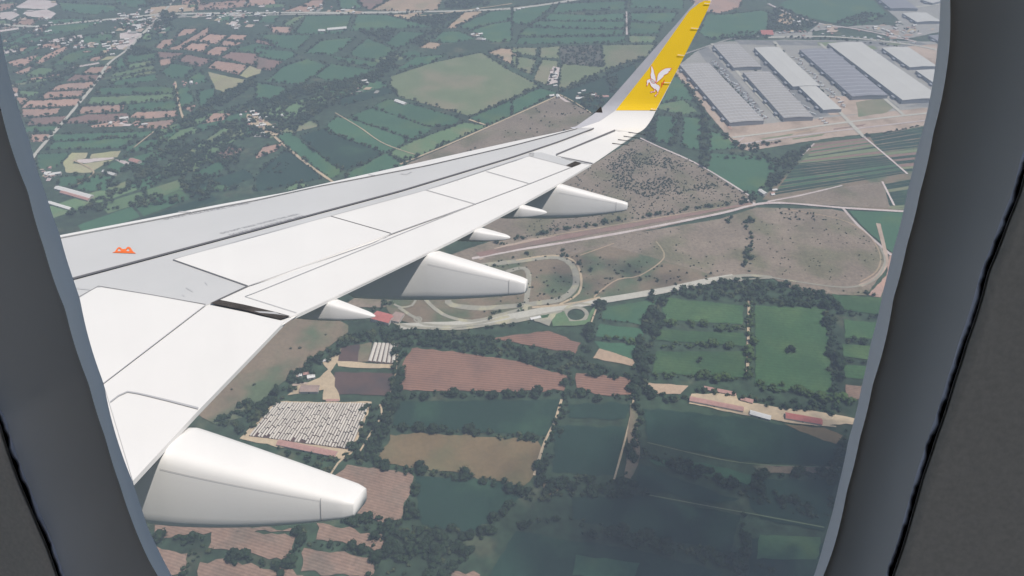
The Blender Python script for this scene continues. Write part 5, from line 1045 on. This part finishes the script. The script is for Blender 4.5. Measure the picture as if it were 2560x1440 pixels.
for kind, lm_ in ((D, 'leaf'), (B, 'leaf_b')):
    for k in range(3):
        Vc, Fc = crown_arrays(10 * kind + k, 11, I2, I2f); r = empty('tree'); np_mesh('crown', Vc, Fc, M[lm_], r)
        V, F = [], []; pts = [((0, 0, -.1), .075), ((.02, .01, .35), .055), ((.06, .03, .7), .03)]; 
        def limb(a, b, r0, r1):
            bb = len(V)
            for p, rr in ((a, r0), (b, r1)):
                for i in range(6): V.append((p[0] + rr * math.cos(i * 1.047), p[1] + rr * math.sin(i * 1.047), p[2]))
            for i in range(6): F.append((bb + i, bb + (i + 1) % 6, bb + 6 + (i + 1) % 6, bb + 6 + i))
        limb((0, 0, -.1), (.02, .01, .4), .08, .055); limb((.02, .01, .4), (.3, .1, .8), .04, .015); limb((.02, .01, .4), (-.25, .2, .8), .04, .015); limb((.02, .01, .4), (-.05, -.3, .85), .04, .015)
        mesh('trunk', V, F, M['bark'], r); protos.append((kind, r))
used = set()
for t in vt[:296]:
    c0 = random.choice([i for i, p in enumerate(protos) if p[0] == t[3]]); r = protos[c0][1]
    if c0 in used: r = copy_tree(r)
    used.add(c0); r.location = (t[0], t[1], 0); s = t[2]; r.scale = (s, s, s * random.uniform(.95, 1.35)); r.rotation_euler = (0, 0, random.uniform(0, 6.28)); tag(r, t[4], 'tree', 'trees: ' + t[4][:60])
for i_, p_ in enumerate(protos):
    if i_ not in used:
        for ch in list(p_[1].children): bpy.data.objects.remove(ch)
        bpy.data.objects.remove(p_[1])
print('TREES', len(TR), 'visible', len(vt))
def bulk(name, items, m, seed, label, cat):
    if not items: return
    r = np.random.default_rng(seed); vs = [crown_arrays(seed + k, 4, I1, I1f) for k in range(6)]; V = []; F = []; n = 0
    for t in items:
        v, f = vs[r.integers(6)]; a = r.uniform(0, 6.28); c, s = math.cos(a), math.sin(a); sc_ = t[2]
        x = (v[:, 0] * c - v[:, 1] * s) * sc_ + t[0]; y = (v[:, 0] * s + v[:, 1] * c) * sc_ + t[1]; z = v[:, 2] * sc_ * r.uniform(.9, 1.4)
        V.append(np.stack([x, y, z], 1)); F.append(f + n); n += len(v)
    o = np_mesh(name, np.concatenate(V), np.concatenate(F), m); tag(o, label, cat, kind='stuff')
rest = [t for t in TR if id(t) not in near]
bulk('woodland', [t for t in rest if t[3] == D], M['leaf'], 100, 'dark woods and hedgerow trees between the fields', 'woodland')
bulk('hedge_trees', [t for t in rest if t[3] == B], M['leaf_b'], 200, 'light green hedges round the bright green fields', 'hedge')
bulk('scrub_bushes', [t for t in rest if t[3] == S_], M['bush'], 300, 'scattered bushes on the brown scrubland', 'bushes')
# ================================================================== CLOUDS (overhead, they throw the soft shade) AND HAZE
cm = bpy.data.materials.new('cloud'); cm.use_nodes = True; t = cm.node_tree; t.nodes.remove(t.nodes['Principled BSDF'])
lw_ = t.nodes.new('ShaderNodeLayerWeight'); lw_.inputs[0].default_value = .5; mr = t.nodes.new('ShaderNodeMapRange'); mr.inputs[1].default_value = .9; mr.inputs[2].default_value = .3; mr.inputs[3].default_value = 0; mr.inputs[4].default_value = .12
dfc = t.nodes.new('ShaderNodeBsdfDiffuse'); dfc.inputs[0].default_value = (.9, .9, .9, 1); tp = t.nodes.new('ShaderNodeBsdfTransparent'); ms = t.nodes.new('ShaderNodeMixShader')
t.links.new(lw_.outputs['Facing'], mr.inputs[0]); t.links.new(mr.outputs[0], ms.inputs[0]); t.links.new(tp.outputs[0], ms.inputs[1]); t.links.new(dfc.outputs[0], ms.inputs[2]); t.links.new(ms.outputs[0], t.nodes['Material Output'].inputs[0])
def cloud(px, py, rx, ry, n, seed):
    r = np.random.default_rng(seed); gx, gy = G(px, py); alt = 1500; k = alt / Ldir.z; ox, oy = gx + Ldir.x * k, gy + Ldir.y * k; V = []; F = []; m = 0; b3, f3 = ico(4)
    for i in range(n):
        a = r.uniform(0, 6.28); d = math.sqrt(r.uniform(0, 1)) * .8; R = r.uniform(.3, .5) * min(rx, ry)
        v = b3 * np.array([R, R, R * .35]); V.append(v + np.array([d * math.cos(a) * rx, d * math.sin(a) * ry, r.uniform(-20, 20)])); F.append(f3 + m); m += len(v)
    o = np_mesh('cloud', np.concatenate(V), np.concatenate(F), cm); o.data.polygons.foreach_set('use_smooth', [True] * len(o.data.polygons)); o.location = (ox, oy, alt); struct(o)
cloud(1900, 1330, 380, 210, 60, 1); cloud(1540, 685, 190, 60, 16, 2)
hm = bpy.data.materials.new('haze_air'); hm.use_nodes = True; t = hm.node_tree; t.nodes.remove(t.nodes['Principled BSDF'])
pv = t.nodes.new('ShaderNodeVolumePrincipled'); pv.inputs['Color'].default_value = (.70, .83, 1.0, 1); pv.inputs['Density'].default_value = 2.05e-4; pv.inputs['Anisotropy'].default_value = .0
t.links.new(pv.outputs[0], t.nodes['Material Output'].inputs['Volume'])
V, F = [], []; boxg(V, F, -6100, 6100, -900, 11100, -1.0, H + 12.0)
hz_ = mesh('haze', V, F, hm); hz_['kind'] = 'stuff'; tag(hz_, 'thin bluish haze over the whole farmland', 'haze')
